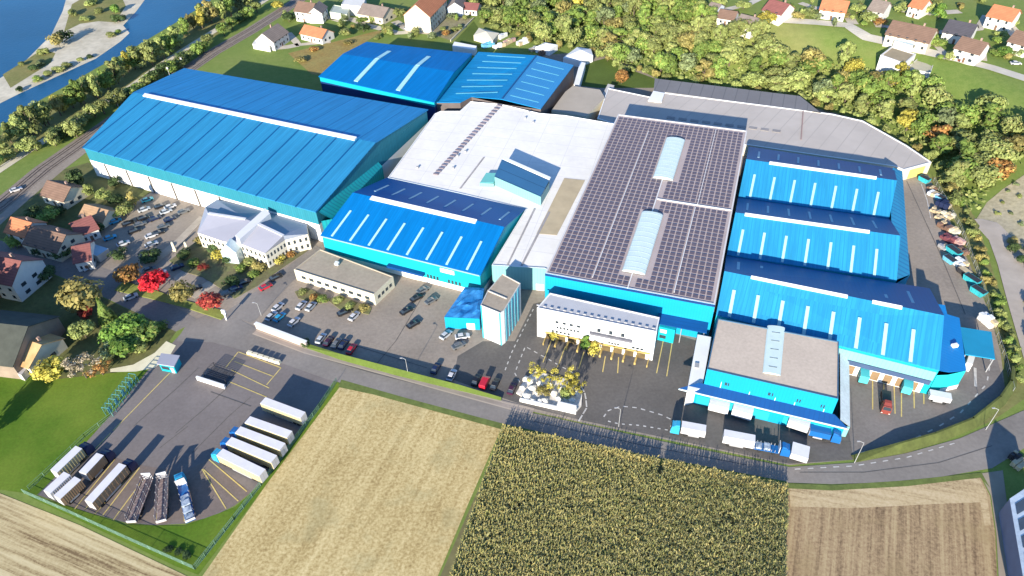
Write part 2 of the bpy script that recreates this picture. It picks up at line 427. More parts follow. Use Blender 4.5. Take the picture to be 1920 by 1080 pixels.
sheet('field_margin', [(640, 712), (760, 746), (945, 795), (1200, 852), (1475, 903), (1476, 914), (1200, 866), (943, 806), (700, 740), (634, 726)], .075, M('margin_grass', (.11, .14, .035), .3, .3, .95, fine=(1, .3)))
sheet('grass_verge', [(1475, 906), (1560, 910), (1700, 901), (1840, 886), (1856, 915), (1838, 896), (1700, 912), (1560, 920), (1477, 916)], .08, MATS['margin_grass'])
sheet('east_verge', [(1742, 332), (1800, 330), (1840, 440), (1872, 540), (1905, 660), (1925, 745), (1860, 790), (1700, 850), (1600, 866), (1690, 842), (1800, 800), (1886, 745), (1876, 660), (1852, 580), (1820, 500), (1775, 400)], .035, rough_g)
b = MB(); ribbon(b, dens([(1836, 424), (1852, 424), (1878, 452), (1896, 500), (1916, 570), (1950, 680)], 8), 8.0, .22, drape=True); b.build('hill_path', M('path_dust', (.36, .31, .26), .12, .2, .95), kind='structure')
b = MB()
q = [(1830, 412), (1850, 380), (1880, 355), (1925, 325), (1990, 290), (1990, 640), (1940, 560), (1918, 510), (1896, 455), (1872, 422)]
q = [PT(*p) for p in q]
cx = mean(q)
for i in range(len(q)):
    a, c = q[i], q[(i + 1) % len(q)]
    N = 6
    def tp(u, v):
        p = a * u + c * v + cx * (1 - u - v); return Vector((p.x, p.y, hill(p.x, p.y) + .15))
    for r in range(N):
        for s_ in range(N - r):
            b.face([tp(r / N, s_ / N), tp((r + 1) / N, s_ / N), tp(r / N, (s_ + 1) / N)])
            if s_ < N - r - 1: b.face([tp((r + 1) / N, s_ / N), tp((r + 1) / N, (s_ + 1) / N), tp(r / N, (s_ + 1) / N)])
b.build('sandy_slope', M('pale_sand', (.42, .37, .26), .3, .12, .95, col2=(.30, .26, .15), fine=(.8, .3)), kind='structure')
for nm, pts, w in (('hill_lane', [(1470, 38), (1530, 42), (1590, 48), (1625, 70), (1680, 82), (1740, 98), (1800, 112), (1860, 128), (1960, 160)], 6.0), ('village_lane', [(1300, 12), (1345, 22), (1400, 10), (1440, -10)], 4), ('garden_lane', [(1640, 45), (1700, 60), (1750, 82), (1770, 100)], 3)):
    b = MB(); ribbon(b, dens(pts, 8), w, .25, drape=True); b.build(nm, M('pale_lane', (.46, .42, .35), .1, .2, .95), kind='structure')
b = MB()
for pts, w in (([(1660, 62), (1700, 66), (1730, 74)], 7), ([(1790, 100), (1820, 104), (1850, 108)], 9), ([(1760, 60), (1790, 66), (1800, 84)], 5), ([(1860, 40), (1890, 48), (1920, 84)], 6), ([(1560, 14), (1590, 30), (1600, 46)], 5), ([(1500, 6), (1530, 16), (1560, 14)], 4), ([(1690, 20), (1740, 26), (1800, 22)], 5), ([(1620, 20), (1640, 34), (1650, 52)], 4), ([(1850, 30), (1835, 55), (1800, 58)], 4), ([(1340, 30), (1370, 34), (1392, 44)], 6)):
    ribbon(b, dens(pts, 5), w, .2, drape=True)
b.build('house_drives', M('pale_paving', (.44, .39, .31), .2, .2, .95), kind='structure')
b = MB()
for pts, w in (([(540, 62), (560, 84), (620, 78)], 4), ([(620, 34), (660, 36), (690, 48)], 5), ([(500, 92), (540, 88), (560, 84)], 5), ([(740, 40), (770, 58), (812, 62)], 5), ([(600, 30), (620, 34), (640, 40)], 4)):
    ribbon(b, dens(pts, 3), w, .08)
b.build('house_drives', MATS['pale_paving'], kind='structure')
b = MB(); ribbon(b, [(690, 48), (720, 55), (745, 62), (770, 60)], 5, .06); b.build('farm_lane', pathm, kind='structure')
sheet('stone_path', [(207, 692), (250, 684), (290, 662), (312, 640), (330, 648), (318, 668), (290, 690), (255, 697), (207, 698)], .09, M('cream_paving', (.62, .57, .40), .08, .4, .9))
sheet('autumn_scrub', [(540, 100), (640, 75), (730, 52), (680, 82), (600, 140), (585, 140)], .06, M('dry_scrub', (.30, .20, .06), .3, .15, .95, col2=(.24, .22, .07), fine=(.7, .3)))
sheet('factory_lawn', [(1095, 120), (1140, 108), (1180, 130), (1240, 152), (1225, 165), (1120, 165), (1080, 160)], .06, lawn2)

def island(name, pts, m=soil, h=.25):
    poly = [P(*p).xy for p in pts]
    b = MB(); b.prism(poly, 0, h); return b.build(name, m, kind='structure')
island('planting_bed', [(318, 490), (345, 470), (372, 452), (400, 470), (450, 478), (500, 500), (545, 480), (575, 462), (578, 470), (530, 502), (480, 538), (440, 560), (420, 545), (380, 520), (345, 510)])
island('planting_bed', [(215, 545), (232, 528), (290, 545), (350, 565), (415, 582), (424, 592), (415, 600), (350, 578), (280, 560)], M('verge_grass', (.20, .22, .05), .2, .4, .95, fine=(1, .3)))
island('planting_bed', [(553, 548), (575, 540), (610, 555), (615, 566), (600, 570), (560, 560)])
island('planting_bed', [(612, 562), (640, 556), (697, 578), (692, 590), (640, 582)])
for pts in ([(255, 510), (330, 450), (375, 405), (385, 410), (335, 462), (262, 520)], [(325, 520), (385, 480), (395, 485), (330, 530)], [(350, 550), (440, 500), (450, 508), (365, 560)]):
    island('parking_island', pts, M('pale_kerb', (.36, .31, .25), .15, .3, .9), .14)

# grass bank along the road (higher than the yard behind it)
b = MB()
lo = [(560, 648), (640, 676), (740, 704), (860, 733), (940, 752)]
hi = [(570, 642), (640, 664), (740, 690), (860, 721), (940, 745)]
for i in range(len(lo) - 1):
    a, c = P(*lo[i]), P(*lo[i + 1]); d, e = P(*hi[i], 2.2), P(*hi[i + 1], 2.2 if i < 3 else .9)
    if i == 0: d = P(*hi[i], .5)
    b.face([a, c, e, d]); b.face([d, e, Vector((e.x, e.y, 0)), Vector((d.x, d.y, 0))])
b.build('grass_bank', lawn2, kind='structure')
# grass bank round the east curve
b = MB()
wl = [(1604, 868), (1690, 851), (1760, 831), (1832, 802), (1884, 760), (1906, 728), (1908, 700)]
for i in range(len(wl) - 1):
    a, c = P(*wl[i]), P(*wl[i + 1]); n = (c - a).normalized().cross(Vector((0, 0, -1))) * 1.6
    k0, k1 = (.3 if i == 0 else 2.0), 2.0
    a2, c2 = a + n, c + n
    b.face([a, c, lift(c2, k1), lift(a2, k0)]); b.face([lift(a2, k0), lift(c2, k1), lift(c2 + n * .3, k1), lift(a2 + n * .3, k0)]); b.face([lift(a2 + n * .3, k0), lift(c2 + n * .3, k1), lift(c2 + n * .3, 0), lift(a2 + n * .3, 0)])
b.build('grass_bank', M('dull_bank', (.07, .085, .022), .3, .2, .95, fine=(1, .3)), kind='structure')
sheet('asphalt_patch', [(1521, 832), (1596, 828), (1597, 858), (1518, 864)], .075, asph_d)
# markings
b = MB(); bw = MB()
for a, c in [((318, 700), (212, 808)), ((208, 812), (130, 893)), ((215, 862), (140, 955)), ((262, 877), (192, 968)), ((256, 880), (178, 964)), ((268, 900), (212, 976)), ((379, 880), (424, 954)), ((381, 880), (447, 940)), ((392, 862), (463, 922)), ((345, 925), (346, 978)), ((300, 910), (294, 978)), ((240, 870), (160, 955)), ((447, 660), (423, 690)), ((447, 660), (527, 690)), ((527, 690), (500, 722)), ((440, 678), (512, 706)), ((434, 694), (505, 728)), ((430, 716), (500, 745)), ((1636, 700), (1636, 768)), ((1657, 712), (1657, 762)), ((1676, 716), (1678, 776)), ((1690, 705), (1690, 782)), ((1713, 712), (1714, 766)), ((1732, 725), (1732, 758)), ((1245, 632), (1231, 700)), ((1262, 632), (1250, 706)), ((1033, 640), (1018, 680)), ((1060, 650), (1045, 690)), ((1095, 660), (1085, 692)), ((1135, 668), (1130, 698)), ((1160, 670), (1158, 700))]:
    ribbon(b, [a, c], .28, .1)
def dashes(bb, pts, n, w=.28, share=.5, z=.1):
    q = [P(*p) for p in pts]; L = [0]
    for a, c in zip(q[:-1], q[1:]): L.append(L[-1] + (c - a).length)
    def at(s):
        for i in range(len(q) - 1):
            if s <= L[i + 1] or i == len(q) - 2:
                t = (s - L[i]) / (L[i + 1] - L[i]); return q[i].lerp(q[i + 1], t)
    for k in range(n):
        a, c = at(L[-1] * k / n), at(L[-1] * (k + share) / n)
        ribbon(bb, [(a.x, a.y), (c.x, c.y)], w, z, px=False)
dashes(bw, [(1085, 790), (1100, 765), (1098, 740), (1088, 722)], 5, .4, .85)
dashes(bw, [(1132, 782), (1140, 770), (1165, 762), (1195, 765), (1240, 778), (1265, 790)], 9, .35, .5)
dashes(bw, [(1140, 790), (1160, 795), (1200, 798), (1260, 808)], 9, .4, .4)
dashes(bw, [(1610, 850), (1690, 835), (1760, 800), (1800, 775), (1850, 720), (1858, 670), (1850, 640)], 16, .35, .4)
dashes(bw, [(1490, 880), (1600, 874), (1700, 858), (1800, 828)], 14, .3, .45)
dashes(bw, [(1075, 700), (985, 650), (965, 700), (985, 735)], 14, .3, .5)
dashes(bw, [(1000, 580), (960, 660), (945, 700)], 12, .3, .5)
ribbon(bw, [(1727, 345), (1738, 375), (1745, 410)], .3, .1); ribbon(bw, [(1722, 343), (1740, 343)], .3, .1)
ribbon(bw, [(1828, 690), (1829, 725)], .7, .1)
bj = MB()
for pts, w in (([(330, 812), (380, 770), (432, 722)], .25), ([(300, 840), (352, 800)], .2), ([(395, 735), (470, 762)], .2), ([(250, 800), (330, 730), (372, 690)], .25), ([(360, 850), (430, 780), (470, 745)], .2), ([(700, 690), (742, 640), (790, 560)], .2), ([(640, 640), (720, 665), (800, 690)], .2), ([(590, 668), (700, 700), (850, 738)], .25), ([(1700, 340), (1760, 470), (1810, 590)], .25), ([(1500, 886), (1620, 886), (1760, 868), (1860, 836)], .2), ([(1000, 790), (1200, 834), (1400, 872)], .2)):
    ribbon(bj, dens(pts, 5), w, .105)
bj.build('asphalt_joints', M('joint_tar', (.105, .097, .09), .2, .8, .9), kind='structure')
b.build('yellow_markings', yel, kind='structure'); bw.build('white_markings', whl, kind='structure')

# ------------------------------------------------------------------ factory buildings

def hall(label, nl, nr, fr, fl, ze, zr, frac, mats, bands, oh=.35, group=None, name='factory_hall'):
    """gable hall: near-left, near-right, far-right, far-left eave corners in photo pixels"""
    c = [P(*p, ze) if len(p) == 2 else Vector(p) for p in (nl, nr, fr, fl)]
    base = mean(c); base.z = 0
    t = thing(name, label, 'factory hall', base, group)
    rl = lift(c[0].lerp(c[3], frac), zr); rr = lift(c[1].lerp(c[2], frac), zr)
    for (z0, z1, m, pn) in bands:
        b = MB(); b.walls([v.xy for v in c], z0, z1 - .02); 
        if z1 >= ze - .01:
            b.face([lift(c[3], ze), lift(c[0], ze), rl]); b.face([lift(c[1], ze), lift(c[2], ze), rr])
        b.build(pn, m, t)
    ctr = mean(c)
    e = []
    for i, v in enumerate(c):
        j = (1, 0, 3, 2)[i]; k = (3, 2, 1, 0)[i]
        d1 = (v - c[j]).normalized(); d2 = (v - c[k]).normalized()
        e.append(v + (d1 + d2) * oh + Vector((0, 0, .06)))
    RL = rl + (e[0] - c[0]).project((c[0] - c[1])) ; RR = rr + (e[1] - c[1]).project((c[1] - c[0]))
    RL.z = RR.z = zr + .06
    near = [e[0], e[1], RR, RL]; far = [e[2], e[3], RL, RR]
    b = MB(); th = Vector((0, 0, .3))
    for q, mi in ((near, 0), (far, 1)):
        b.face(q, mi); b.face([p - th for p in reversed(q)], mi)
        b.face([q[0] - th, q[1] - th, q[1], q[0]], mi); b.face([q[1] - th, q[2] - th, q[2], q[1]], mi); b.face([q[3] - th, q[0] - th, q[0], q[3]], mi)
    roof = b.build('roof', mats, t)
    return t, c, near, far, roof

def sky_strip(t, quad, s0, s1, t0, t1, h=.25, m=None, name='skylight'):
    b = MB(); b.patch(quad, s0, s1, t0, t1, h); return b.build(name, m or sky_l, t)

def block(name, label, cat, pts, z, roofm, wallm, z0=0, parapet=.5, pm=None, group=None, bands=None, ter=False):
    """flat-roofed building; pts = roof outline in photo pixels at height z"""
    c = [P(p[0], p[1], z) if len(p) == 2 else Vector((p[0], p[1], z)) for p in pts]
    if ter:
        c = [PT(p[0], p[1], z) for p in pts]; zz = mean(c).z; c = [P(p[0], p[1], zz) for p in pts]; z0 = zz - z - 1.5; z = zz
    base = mean(c); base.z = z0
    t = thing(name, label, cat, base, group)
    for (a, e, m, pn) in (bands or [(z0, z - .03, wallm, 'wall')]):
        b = MB(); b.walls([v.xy for v in c], a, e); b.build(pn, m, t)
    b = MB(); b.face([lift(v, z - (.0 if not parapet else .25)) for v in c]); b.build('roof', roofm, t)
    if parapet:
        b = MB(); n = len(c); cc = mean(c)
        inn = []
        for i in range(n):
            d1 = (c[i - 1] - c[i]); d2 = (c[(i + 1) % n] - c[i]); d1.z = d2.z = 0
            d1.normalize(); d2.normalize(); bis = d1 + d2
            if bis.length < .15: bis = Vector((-d2.y, d2.x, 0))
            bis.normalize()
            q = c[i] + bis * parapet
            if not inside((q.x, q.y), [v.xy for v in c]): q = c[i] - bis * parapet
            inn.append(q)
        for i in range(n):
            j = (i + 1) % n
            b.face([lift(c[i], z), lift(c[j], z), lift(inn[j], z), lift(inn[i], z)])
            b.face([lift(inn[i], z - .25), lift(inn[j], z - .25), lift(inn[j], z), lift(inn[i], z)])
            b.face([lift(c[i], z - .03), lift(c[j], z - .03), lift(c[j], z), lift(c[i], z)])
        b.build('parapet', pm or wallm, t)
    return t, c

def wallbox(t, name, a, b_, z0, z1, s0, s1, m, out=.06, depth=.1):
    """flat box set on the wall a->b (world points), s in share of its length, to the camera side"""
    d = (b_ - a); d.z = 0; n = Vector((d.y, -d.x, 0)).normalized()
    if n.dot(Vector((0, 0, 0)) - a) < 0: n = -n
    p, q = a.lerp(b_, s0), a.lerp(b_, s1)
    bb = MB()
    o0, o1 = n * (out - depth), n * out
    bb.hexa([lift(p + o1, z0), lift(q + o1, z0), lift(q + o0, z0), lift(p + o0, z0)], [lift(p + o1, z1), lift(q + o1, z1), lift(q + o0, z1), lift(p + o0, z1)])
    return bb.build(name, m, t)

# --- large warehouse on the left
t, c, near, far, rf = hall('largest blue warehouse with long white ridge light, beside the riverside railway', (157, 276), (592, 396), (800, 206), (346, 129), 13, 18.5, .5, [roofA, roofA2], [(0, 7.4, whitem, 'wall'), (7.4, 13, M('pale_teal_cladding', (.022, .165, .215), .08, .1, .6, spec=.15, streak=.3, stripes=[('u', 1.0, .25, (.018, .14, .19))]), 'cladding')], oh=.5)
sky_strip(t, [near[0], near[1], near[2], near[3]], .055, .93, .965, 1.012, .5, sky_w, 'ridge_light')
for k in range(9):
    s = .07 + k * .105
    if s < .66: wallbox(t, 'wall_post', c[0], c[1], 0, 7.3, s, s + .006, M('post_grey', (.09, .08, .07), .1), .25, .3)
# teal lean-to along its right gable
A = [P(598, 397, 12.3), P(622, 410, 8.6), P(717, 312, 8.6), P(697, 290, 12.3)]
base = mean(A); base.z = 0
t = thing('lean_to', 'narrow teal corrugated lean-to roof along the right end of the largest warehouse', 'lean-to', base)
b = MB(); b.face([A[0], A[3], A[2], A[1]], uv=[(0, 0), (30, 0), (30, 5), (0, 5)]); b.face([p - Vector((0, 0, .3)) for p in (A[0], A[1], A[2], A[3])]); b.build('roof', teal, t)
b = MB(); b.walls([p.xy for p in A], 0, 8.4); b.build('wall', teal, t)

# --- two halls at the back
t, c, near, far, rf = hall('royal blue low hall with two white roof strips behind the biggest warehouse', (599, 143), (814, 191), (884, 101), (688, 79), 11, 13.2, .5, [roofB, roofB], [(0, 8.6, navy, 'wall'), (8.6, 11, MATS['cyan_cladding'], 'cladding')])
for q, (s0, s1, t0, t1) in ((near, (.30, .335, .10, .99)), (near, (.665, .70, .10, .99)), (far, (.30, .335, .45, .99)), (far, (.665, .70, .45, .99))):
    sky_strip(t, q, s0, s1, t0, t1, .3)
A = dict(nl=P(818, 192, 9.5), n2=P(863, 192, 9.5), n3=P(884, 181, 9.5), m=P(941, 186, 11.5), nr=P(1014, 204, 9.5), fl=P(897, 97, 9.5), fm=P(1006, 104, 11.5), fr=P(1076, 122, 9.5))
base = mean(A.values()); base.z = 0
t = thing('factory_hall', 'bright azure hall with ridge running front to back, left of the white tents', 'factory hall', base)
b = MB(); th = Vector((0, 0, .25))
L1 = [A['fl'], A['nl'], A['n2'], A['n3'], A['m'], A['fm']]; L2 = [A['m'], A['nr'], A['fr'], A['fm']]
b.face(L1, 0); b.face(L2, 1); b.face([p - th for p in L1[::-1]], 0); b.face([p - th for p in L2[::-1]], 1)
for q in (L1[:5], L2[:3]):
    for a, e in zip(q[:-1], q[1:]): b.face([a - th, e - th, e, a], 0)
b.build('roof', [roofD, M('shed_roof_pale', (.03, .20, .42), .08, .05, .5, stripes=[('u', 1.0, .2, (.026, .18, .38))])], t)
b = MB(); b.walls([A[k].xy for k in ('nl', 'n2', 'n3', 'm', 'nr', 'fr', 'fm', 'fl')], 0, 9.2); b.build('wall', M('rusty_wall', (.11, .09, .085), .15, .2), t)
b = MB(); r0, r1 = A['m'] + Vector((0, 0, .05)), A['fm'] + Vector((0, 0, .05)); d = Vector((.35, 0, 0))
b.hexa([r0 - d, r0 + d, r1 + d, r1 - d], [p + Vector((0, 0, .2)) for p in (r0 - d, r0 + d, r1 + d, r1 - d)]); b.build('ridge_cap', M('ridge_blue', (.006, .07, .2), .1), t)
qL = [A['fl'], A['nl'].lerp(A['n2'], .0), A['m'], A['fm']]
for k in range(7):
    sky_strip(t, qL, .06 + k * .13, .075 + k * .13, .2, .85, .08, M('pale_roof_light', (.10, .36, .46), .05), 'skylight')
for k in range(6):
    sky_strip(t, L2, .1 + k * .0, .9, .08 + k * .155, .095 + k * .155, .08, MATS['pale_roof_light'], 'skylight') if False else sky_strip(t, [A['m'], A['fm'], A['fr'], A['nr']], .1 + k * .15, .112 + k * .15, .12, .85, .08, MATS['pale_roof_light'], 'skylight')

# --- solar hall
SZ = 14
S = [P(1022, 512, SZ), P(1341, 571, SZ), P(1401, 245, SZ), P(1159, 214, SZ)]
t, c = block('factory_hall', 'tall flat-roofed hall covered in dark solar panels with two white skylight vaults', 'factory hall', [(1022, 512), (1341, 571), (1401, 245), (1159, 214)], SZ, solarb, MATS['azure_cladding'], parapet=.7, pm=M('pale_parapet', (.55, .52, .50), .05), bands=[(0, SZ - .03, MATS['azure_cladding'], 'wall')])
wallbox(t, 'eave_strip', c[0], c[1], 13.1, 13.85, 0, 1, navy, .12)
sq = [c[0], c[1], c[2], c[3]]
def sp(u, v, z): 
    p = (c[0] * (1 - u) + c[1] * u) * (1 - v) + (c[3] * (1 - u) + c[2] * u) * v
    return Vector((p.x, p.y, z))
vaults = [(.44, .585, .075 + .0, .345), (.42, .575, .575, .865)]
vaults = [(.435, .575, .07, .375), (.43, .57, .585, .865)]
for (u0, u1, v0, v1) in vaults:
    b = MB(); n = 8
    prof = [(u0 + (u1 - u0) * (.5 - .5 * math.cos(math.pi * k / n)), SZ + .9 * math.sin(math.pi * k / n) + .05) for k in range(n + 1)]
    for k in range(n): b.face([sp(prof[k][0], v0, prof[k][1]), sp(prof[k + 1][0], v0, prof[k + 1][1]), sp(prof[k + 1][0], v1, prof[k + 1][1]), sp(prof[k][0], v1, prof[k][1])])
    for vv in (v0, v1): b.face([sp(a, vv, z) for a, z in prof])
    vt = b.build('skylight_vault', M('skylight_vault_sheet', (.52, .62, .59), .06, .4, .4), t)
    for k in range(12):
        b = MB(); va = v0 + (v1 - v0) * (k + .5) / 12; vb = va + .0035
        for i in range(n):
            b.face([sp(prof[i][0], va, prof[i][1] + .06), sp(prof[i + 1][0], va, prof[i + 1][1] + .06), sp(prof[i + 1][0], vb, prof[i + 1][1] + .06), sp(prof[i][0], vb, prof[i][1] + .06)])
        b.build('vault_rib', M('vault_rib_grey', (.62, .70, .70), .05), vt)
b = MB()
for q in ((.497, .503, .0, .07), (.495, .502, .375, .585), (.505, .995, .462, .466), (.76, .765, .02, .45), (.28, .284, .02, .9), (.77, .774, .47, .98)):
    u0, u1, v0, v1 = q; b.hexa([sp(u0, v0, SZ - .2), sp(u1, v0, SZ - .2), sp(u1, v1, SZ - .2), sp(u0, v1, SZ - .2)], [sp(u0, v0, SZ + .12), sp(u1, v0, SZ + .12), sp(u1, v1, SZ + .12), sp(u0, v1, SZ + .12)])
b.build('roof_walkway', M('walkway_white', (.62, .60, .58), .06), t)
rest = MB(); npan = 0
NU, NV = 26, 46
for j in range(NV):
    for i in range(NU):
        u0 = .02 + .96 * i / NU; u1 = u0 + .96 / NU * .80; v0 = .015 + .97 * j / NV; v1 = v0 + .97 / NV * .56
        um, vm = (u0 + u1) / 2, (v0 + v1) / 2
        if any(a - .02 < um < e + .02 and p - .01 < vm < q + .015 for a, e, p, q in vaults): continue
        if abs(vm - .464) < .012 and um > .5: continue
        if abs(um - .5) < .018 and (.0 < vm < .08 or .37 < vm < .6): continue
        b = MB() if npan < 100 else rest
        zl, zh = SZ - .20, SZ - .06
        b.hexa([sp(u0, v0, zl), sp(u1, v0, zl), sp(u1, v1, zh), sp(u0, v1, zh)], [sp(u0, v0, zl + .05), sp(u1, v0, zl + .05), sp(u1, v1, zh + .05), sp(u0, v1, zh + .05)])
        b.face([sp(u0, v1, SZ - .2), sp(u1, v1, SZ - .2), sp(u1, v1, zh), sp(u0, v1, zh)])
        if npan < 100: b.build('solar_panel', solarm, t)
        npan += 1
o = rest.build('solar_panel', solarm, t); o['kind'] = 'stuff'
# blue dock canopy and white dock on the right part of its front
dk = thing('dock_canopy', 'small blue sloping canopy over the dock left of the beige-roofed block', 'canopy', lift(mean([c[0].lerp(c[1], .85)]), 0))
q0, q1 = c[0].lerp(c[1], .70), c[0].lerp(c[1], .985); nrm = Vector(((c[1] - c[0]).y, -(c[1] - c[0]).x, 0)).normalized()
b = MB(); a_, e_ = lift(q0 + nrm * .1, 6.6), lift(q1 + nrm * .1, 6.6); f_, g_ = lift(q1 + nrm * 3.4, 5.6), lift(q0 + nrm * 3.4, 5.6)
b.hexa([a_, g_, f_, e_], [p + Vector((0, 0, .3)) for p in (a_, g_, f_, e_)]); b.build('roof', bluec, dk)
b = MB()
for k in range(3): 
    p = lift(g_.lerp(f_, .05 + .45 * k), 0); b.tube(p, lift(p, 5.6), .12)
b.build('post', greym, dk)

# --- white front offices
t, c = block('office_block', 'white three-storey front office with yellow framed loading bays at its foot', 'office building', [(1007, 577), (1231, 622), (1237, 595), (1031, 549)], 11.5, M('pale_grey_roof', (.40, .40, .415), .06), whitem, parapet=.4)
for k in range(4): wallbox(t, 'window', c[0], c[1], 7.0, 7.9, .16 + k * .062, .19 + k * .062, glassm)
for k in range(7): wallbox(t, 'window', c[0], c[1], 5.0, 5.8, .17 + k * .03, .188 + k * .03, glassm)
for k in range(5): wallbox(t, 'window', c[0], c[1], 3.2, 4.0, .13 + k * .035, .15 + k * .035, glassm)
wallbox(t, 'balcony', c[0], c[1], 6.0, 6.7, .46, .82, M('balcony_grey', (.12, .12, .14), .1), .9, .95)
for k in range(3): wallbox(t, 'window', c[0], c[1], 6.9, 8.3, .52 + k * .1, .55 + k * .1, glassm)
for k in range(4): wallbox(t, 'window', c[0], c[1], 3.2, 3.9, .62 + k * .025, .638 + k * .025, glassm)
for k in range(3): wallbox(t, 'window', c[0], c[1], 3.2, 4.0, .82 + k * .035, .845 + k * .035, glassm)
ochre = M('ochre_frame', (.42, .30, .10), .2, .5); bay = M('dark_bay', (.10, .07, .03), .3, .5)
for k in range(9):
    s = .08 + k * .098
    bb = wallbox(t, 'loading_bay', c[0], c[1], 0.05, 2.6, s, s + .075, bay, .08)
    d = (c[1] - c[0]).normalized(); n = Vector((d.y, -d.x, 0)); p = lift(c[0].lerp(c[1], s), 0)
    m = MB()
    for w in (0, 3.6):
        m.box((*(p + d * w + n * 1.6).xy, 0), (.25, 3, .9), math.atan2(d.y, d.x))
    m.box((*(p + d * 1.8 + n * .3).xy, 2.6), (4.0, .5, .3), math.atan2(d.y, d.x))
    m.build('bay_frame', ochre, t)
b = MB(); n = Vector(((c[1] - c[0]).y, -(c[1] - c[0]).x, 0)).normalized()
for k in range(18):
    p = c[0].lerp(c[1], k / 17.5); b.box((p.x - n.x * 1.2, p.y - n.y * 1.2, 11.3), (.9, .35, .35), math.atan2(n.y, n.x) + 1.57)
b.build('roof_rail', greym, t)
t, c2 = block('stair_tower', 'small cyan stair tower at the right end of the white front office', 'stair tower', [(1236, 612), (1266, 619), (1270, 606), (1240, 600)], 5.5, MATS['cyan_cladding'], MATS['cyan_cladding'], parapet=0)
wallbox(t, 'window', c2[0], c2[1], 3.4, 4.6, .1, .5, whitem); wallbox(t, 'window', c2[0], c2[1], 1.2, 2.4, .1, .5, glassm)

# --- white roofed middle hall
A_ = P(1030, 508, 9.2); B_ = P(1150, 240, 9.2)
t, c = block('factory_hall', 'sprawling white flat-roofed hall in the middle, left of the solar hall', 'factory hall', [(727, 333), (815, 213), (826, 208), (862, 208), (882, 190), (940, 195), (1012, 212), (1060, 216), (1153, 232), (1165, 240), (1160, 300), (1060, 520), (1020, 503), (922, 497), (986, 392), (860, 362)], 9.2, whiter, mint, parapet=.4, pm=whitem)
def roofpatch(t, name, pts, z, m, h=.05):
    q = [P(*p, z) for p in pts]; b = MB(); b.hexa(q, [p + Vector((0, 0, h)) for p in q]); return b.build(name, m, t)
roofpatch(t, 'gravel_strip', [(1006, 438), (1044, 441), (1097, 338), (1058, 334)], 9.0, M('tan_roof_gravel', (.42, .34, .22), .12, .2, .95))
for k in range(24):
    x0, y0 = 812 + (936 - 812) * k / 24, 327 + (193 - 327) * k / 24
    roofpatch(t, 'roof_vent', [(x0, y0), (x0 + 9, y0 + 1.6), (x0 + 11.2, y0 - .9), (x0 + 2.2, y0 - 2.4)], 9.05, M('vent_grey', (.20, .17, .19), .2), .35)
for (x, y) in ((783, 315), (850, 316), (858, 293), (873, 285), (992, 211), (1000, 230), (985, 222)):
    b = MB(); p = P(x, y, 9.0); b.tube(p, p + Vector((0, 0, .7)), .45, .45, 8); b.build('roof_cowl', greym, t)
for a, e in (((905, 297), (862, 352)), ((862, 352), (905, 297))): pass
roofpatch(t, 'roof_joint', [(861, 354), (864, 354), (909, 295), (906, 295)], 9.02, M('joint_grey', (.30, .28, .27), .2), .1)
roofpatch(t, 'roof_joint', [(975, 500), (979, 500), (1032, 398), (1028, 397)], 9.02, MATS['joint_grey'], .1)
roofpatch(t, 'roof_joint', [(950, 497), (953, 497), (1004, 392), (1001, 391)], 9.02, MATS['joint_grey'], .1)
wallbox(t, 'plinth', P(990, 500, 9.2), P(1020, 503, 9.2), 0, 2.6, 0, 1, whitem, .15)
# rooftop shed
q = [P(928, 347, 9.1), P(1014, 385, 9.1), P(1030, 357, 9.1), P(942, 317, 9.1)]
b0 = mean(q)
u = thing('plant_room', 'blue and mint plant room standing on the white middle roof', 'plant room', (b0.x, b0.y, 9.0))
b = MB(); b.walls([p.xy for p in q], 8.95, 12.6); b.build('wall', mint, u)
top = [lift(p, z) for p, z in zip(q, (12.8, 12.8, 13.4, 13.4))]; b = MB(); b.hexa([p - Vector((0, 0, .25)) for p in top], top); b.build('roof', steelroof, u)
b = MB(); b.hexa([lift(q[3], 13.35), lift(q[2], 13.35), lift(q[2] + Vector((.6, 1.6, 0)), 13.35), lift(q[3] + Vector((.6, 1.6, 0)), 13.35)], [lift(q[3], 13.6), lift(q[2], 13.6), lift(q[2] + Vector((.6, 1.6, 0)), 13.6), lift(q[3] + Vector((.6, 1.6, 0)), 13.6)]); b.build('roof_edge', whitem, u)
q = [P(900, 349, 9.1), P(926, 350, 9.1), P(936, 332, 9.1), P(912, 330, 9.1)]
b0 = mean(q)
u = thing('plant_room', 'tiny mint side cabin left of the blue plant room on the white roof', 'plant room', (b0.x, b0.y, 9.0)); b = MB(); b.walls([p.xy for p in q], 8.95, 10.4); b.build('wall', mint, u)
top = [lift(p, z) for p, z in zip(q, (10.5, 10.8, 10.8, 10.5))]; b = MB(); b.hexa([p - Vector((0, 0, .15)) for p in top], top); b.build('roof', M('mint_roof', (.13, .42, .40), .08), u)

# --- blue hall with eight roof lights
t, c, near, far, rf = hall('royal blue hall with eight slanting roof lights in front of the white middle roof', (603, 441), (900, 515), (985, 391), (727, 334), 9, 14.2, .5, [roofB, M('hall_roof_royal_shaded', (.002, .09, .28), .06, .05, .5, stripes=[('u', .9, .2, (.002, .08, .255))])], [(0, 2.0, whitem, 'plinth'), (2.0, 9, MATS['cyan_cladding'], 'wall')])  # far slope: darker copy of the roof blue, its shade put into the colour
for k in range(8):
    s = .065 + k * .1205; sky_strip(t, near, s, s + .013, .04, .62, .2)
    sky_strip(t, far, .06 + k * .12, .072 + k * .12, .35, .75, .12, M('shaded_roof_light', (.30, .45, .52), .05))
sky_strip(t, near, .135, .83, .93, 1.012, .35, sky_w, 'ridge_light')
b = MB(); n = Vector(((c[1] - c[0]).y, -(c[1] - c[0]).x, 0)).normalized(); a, e = c[0] + n * .55, c[1] + n * .55
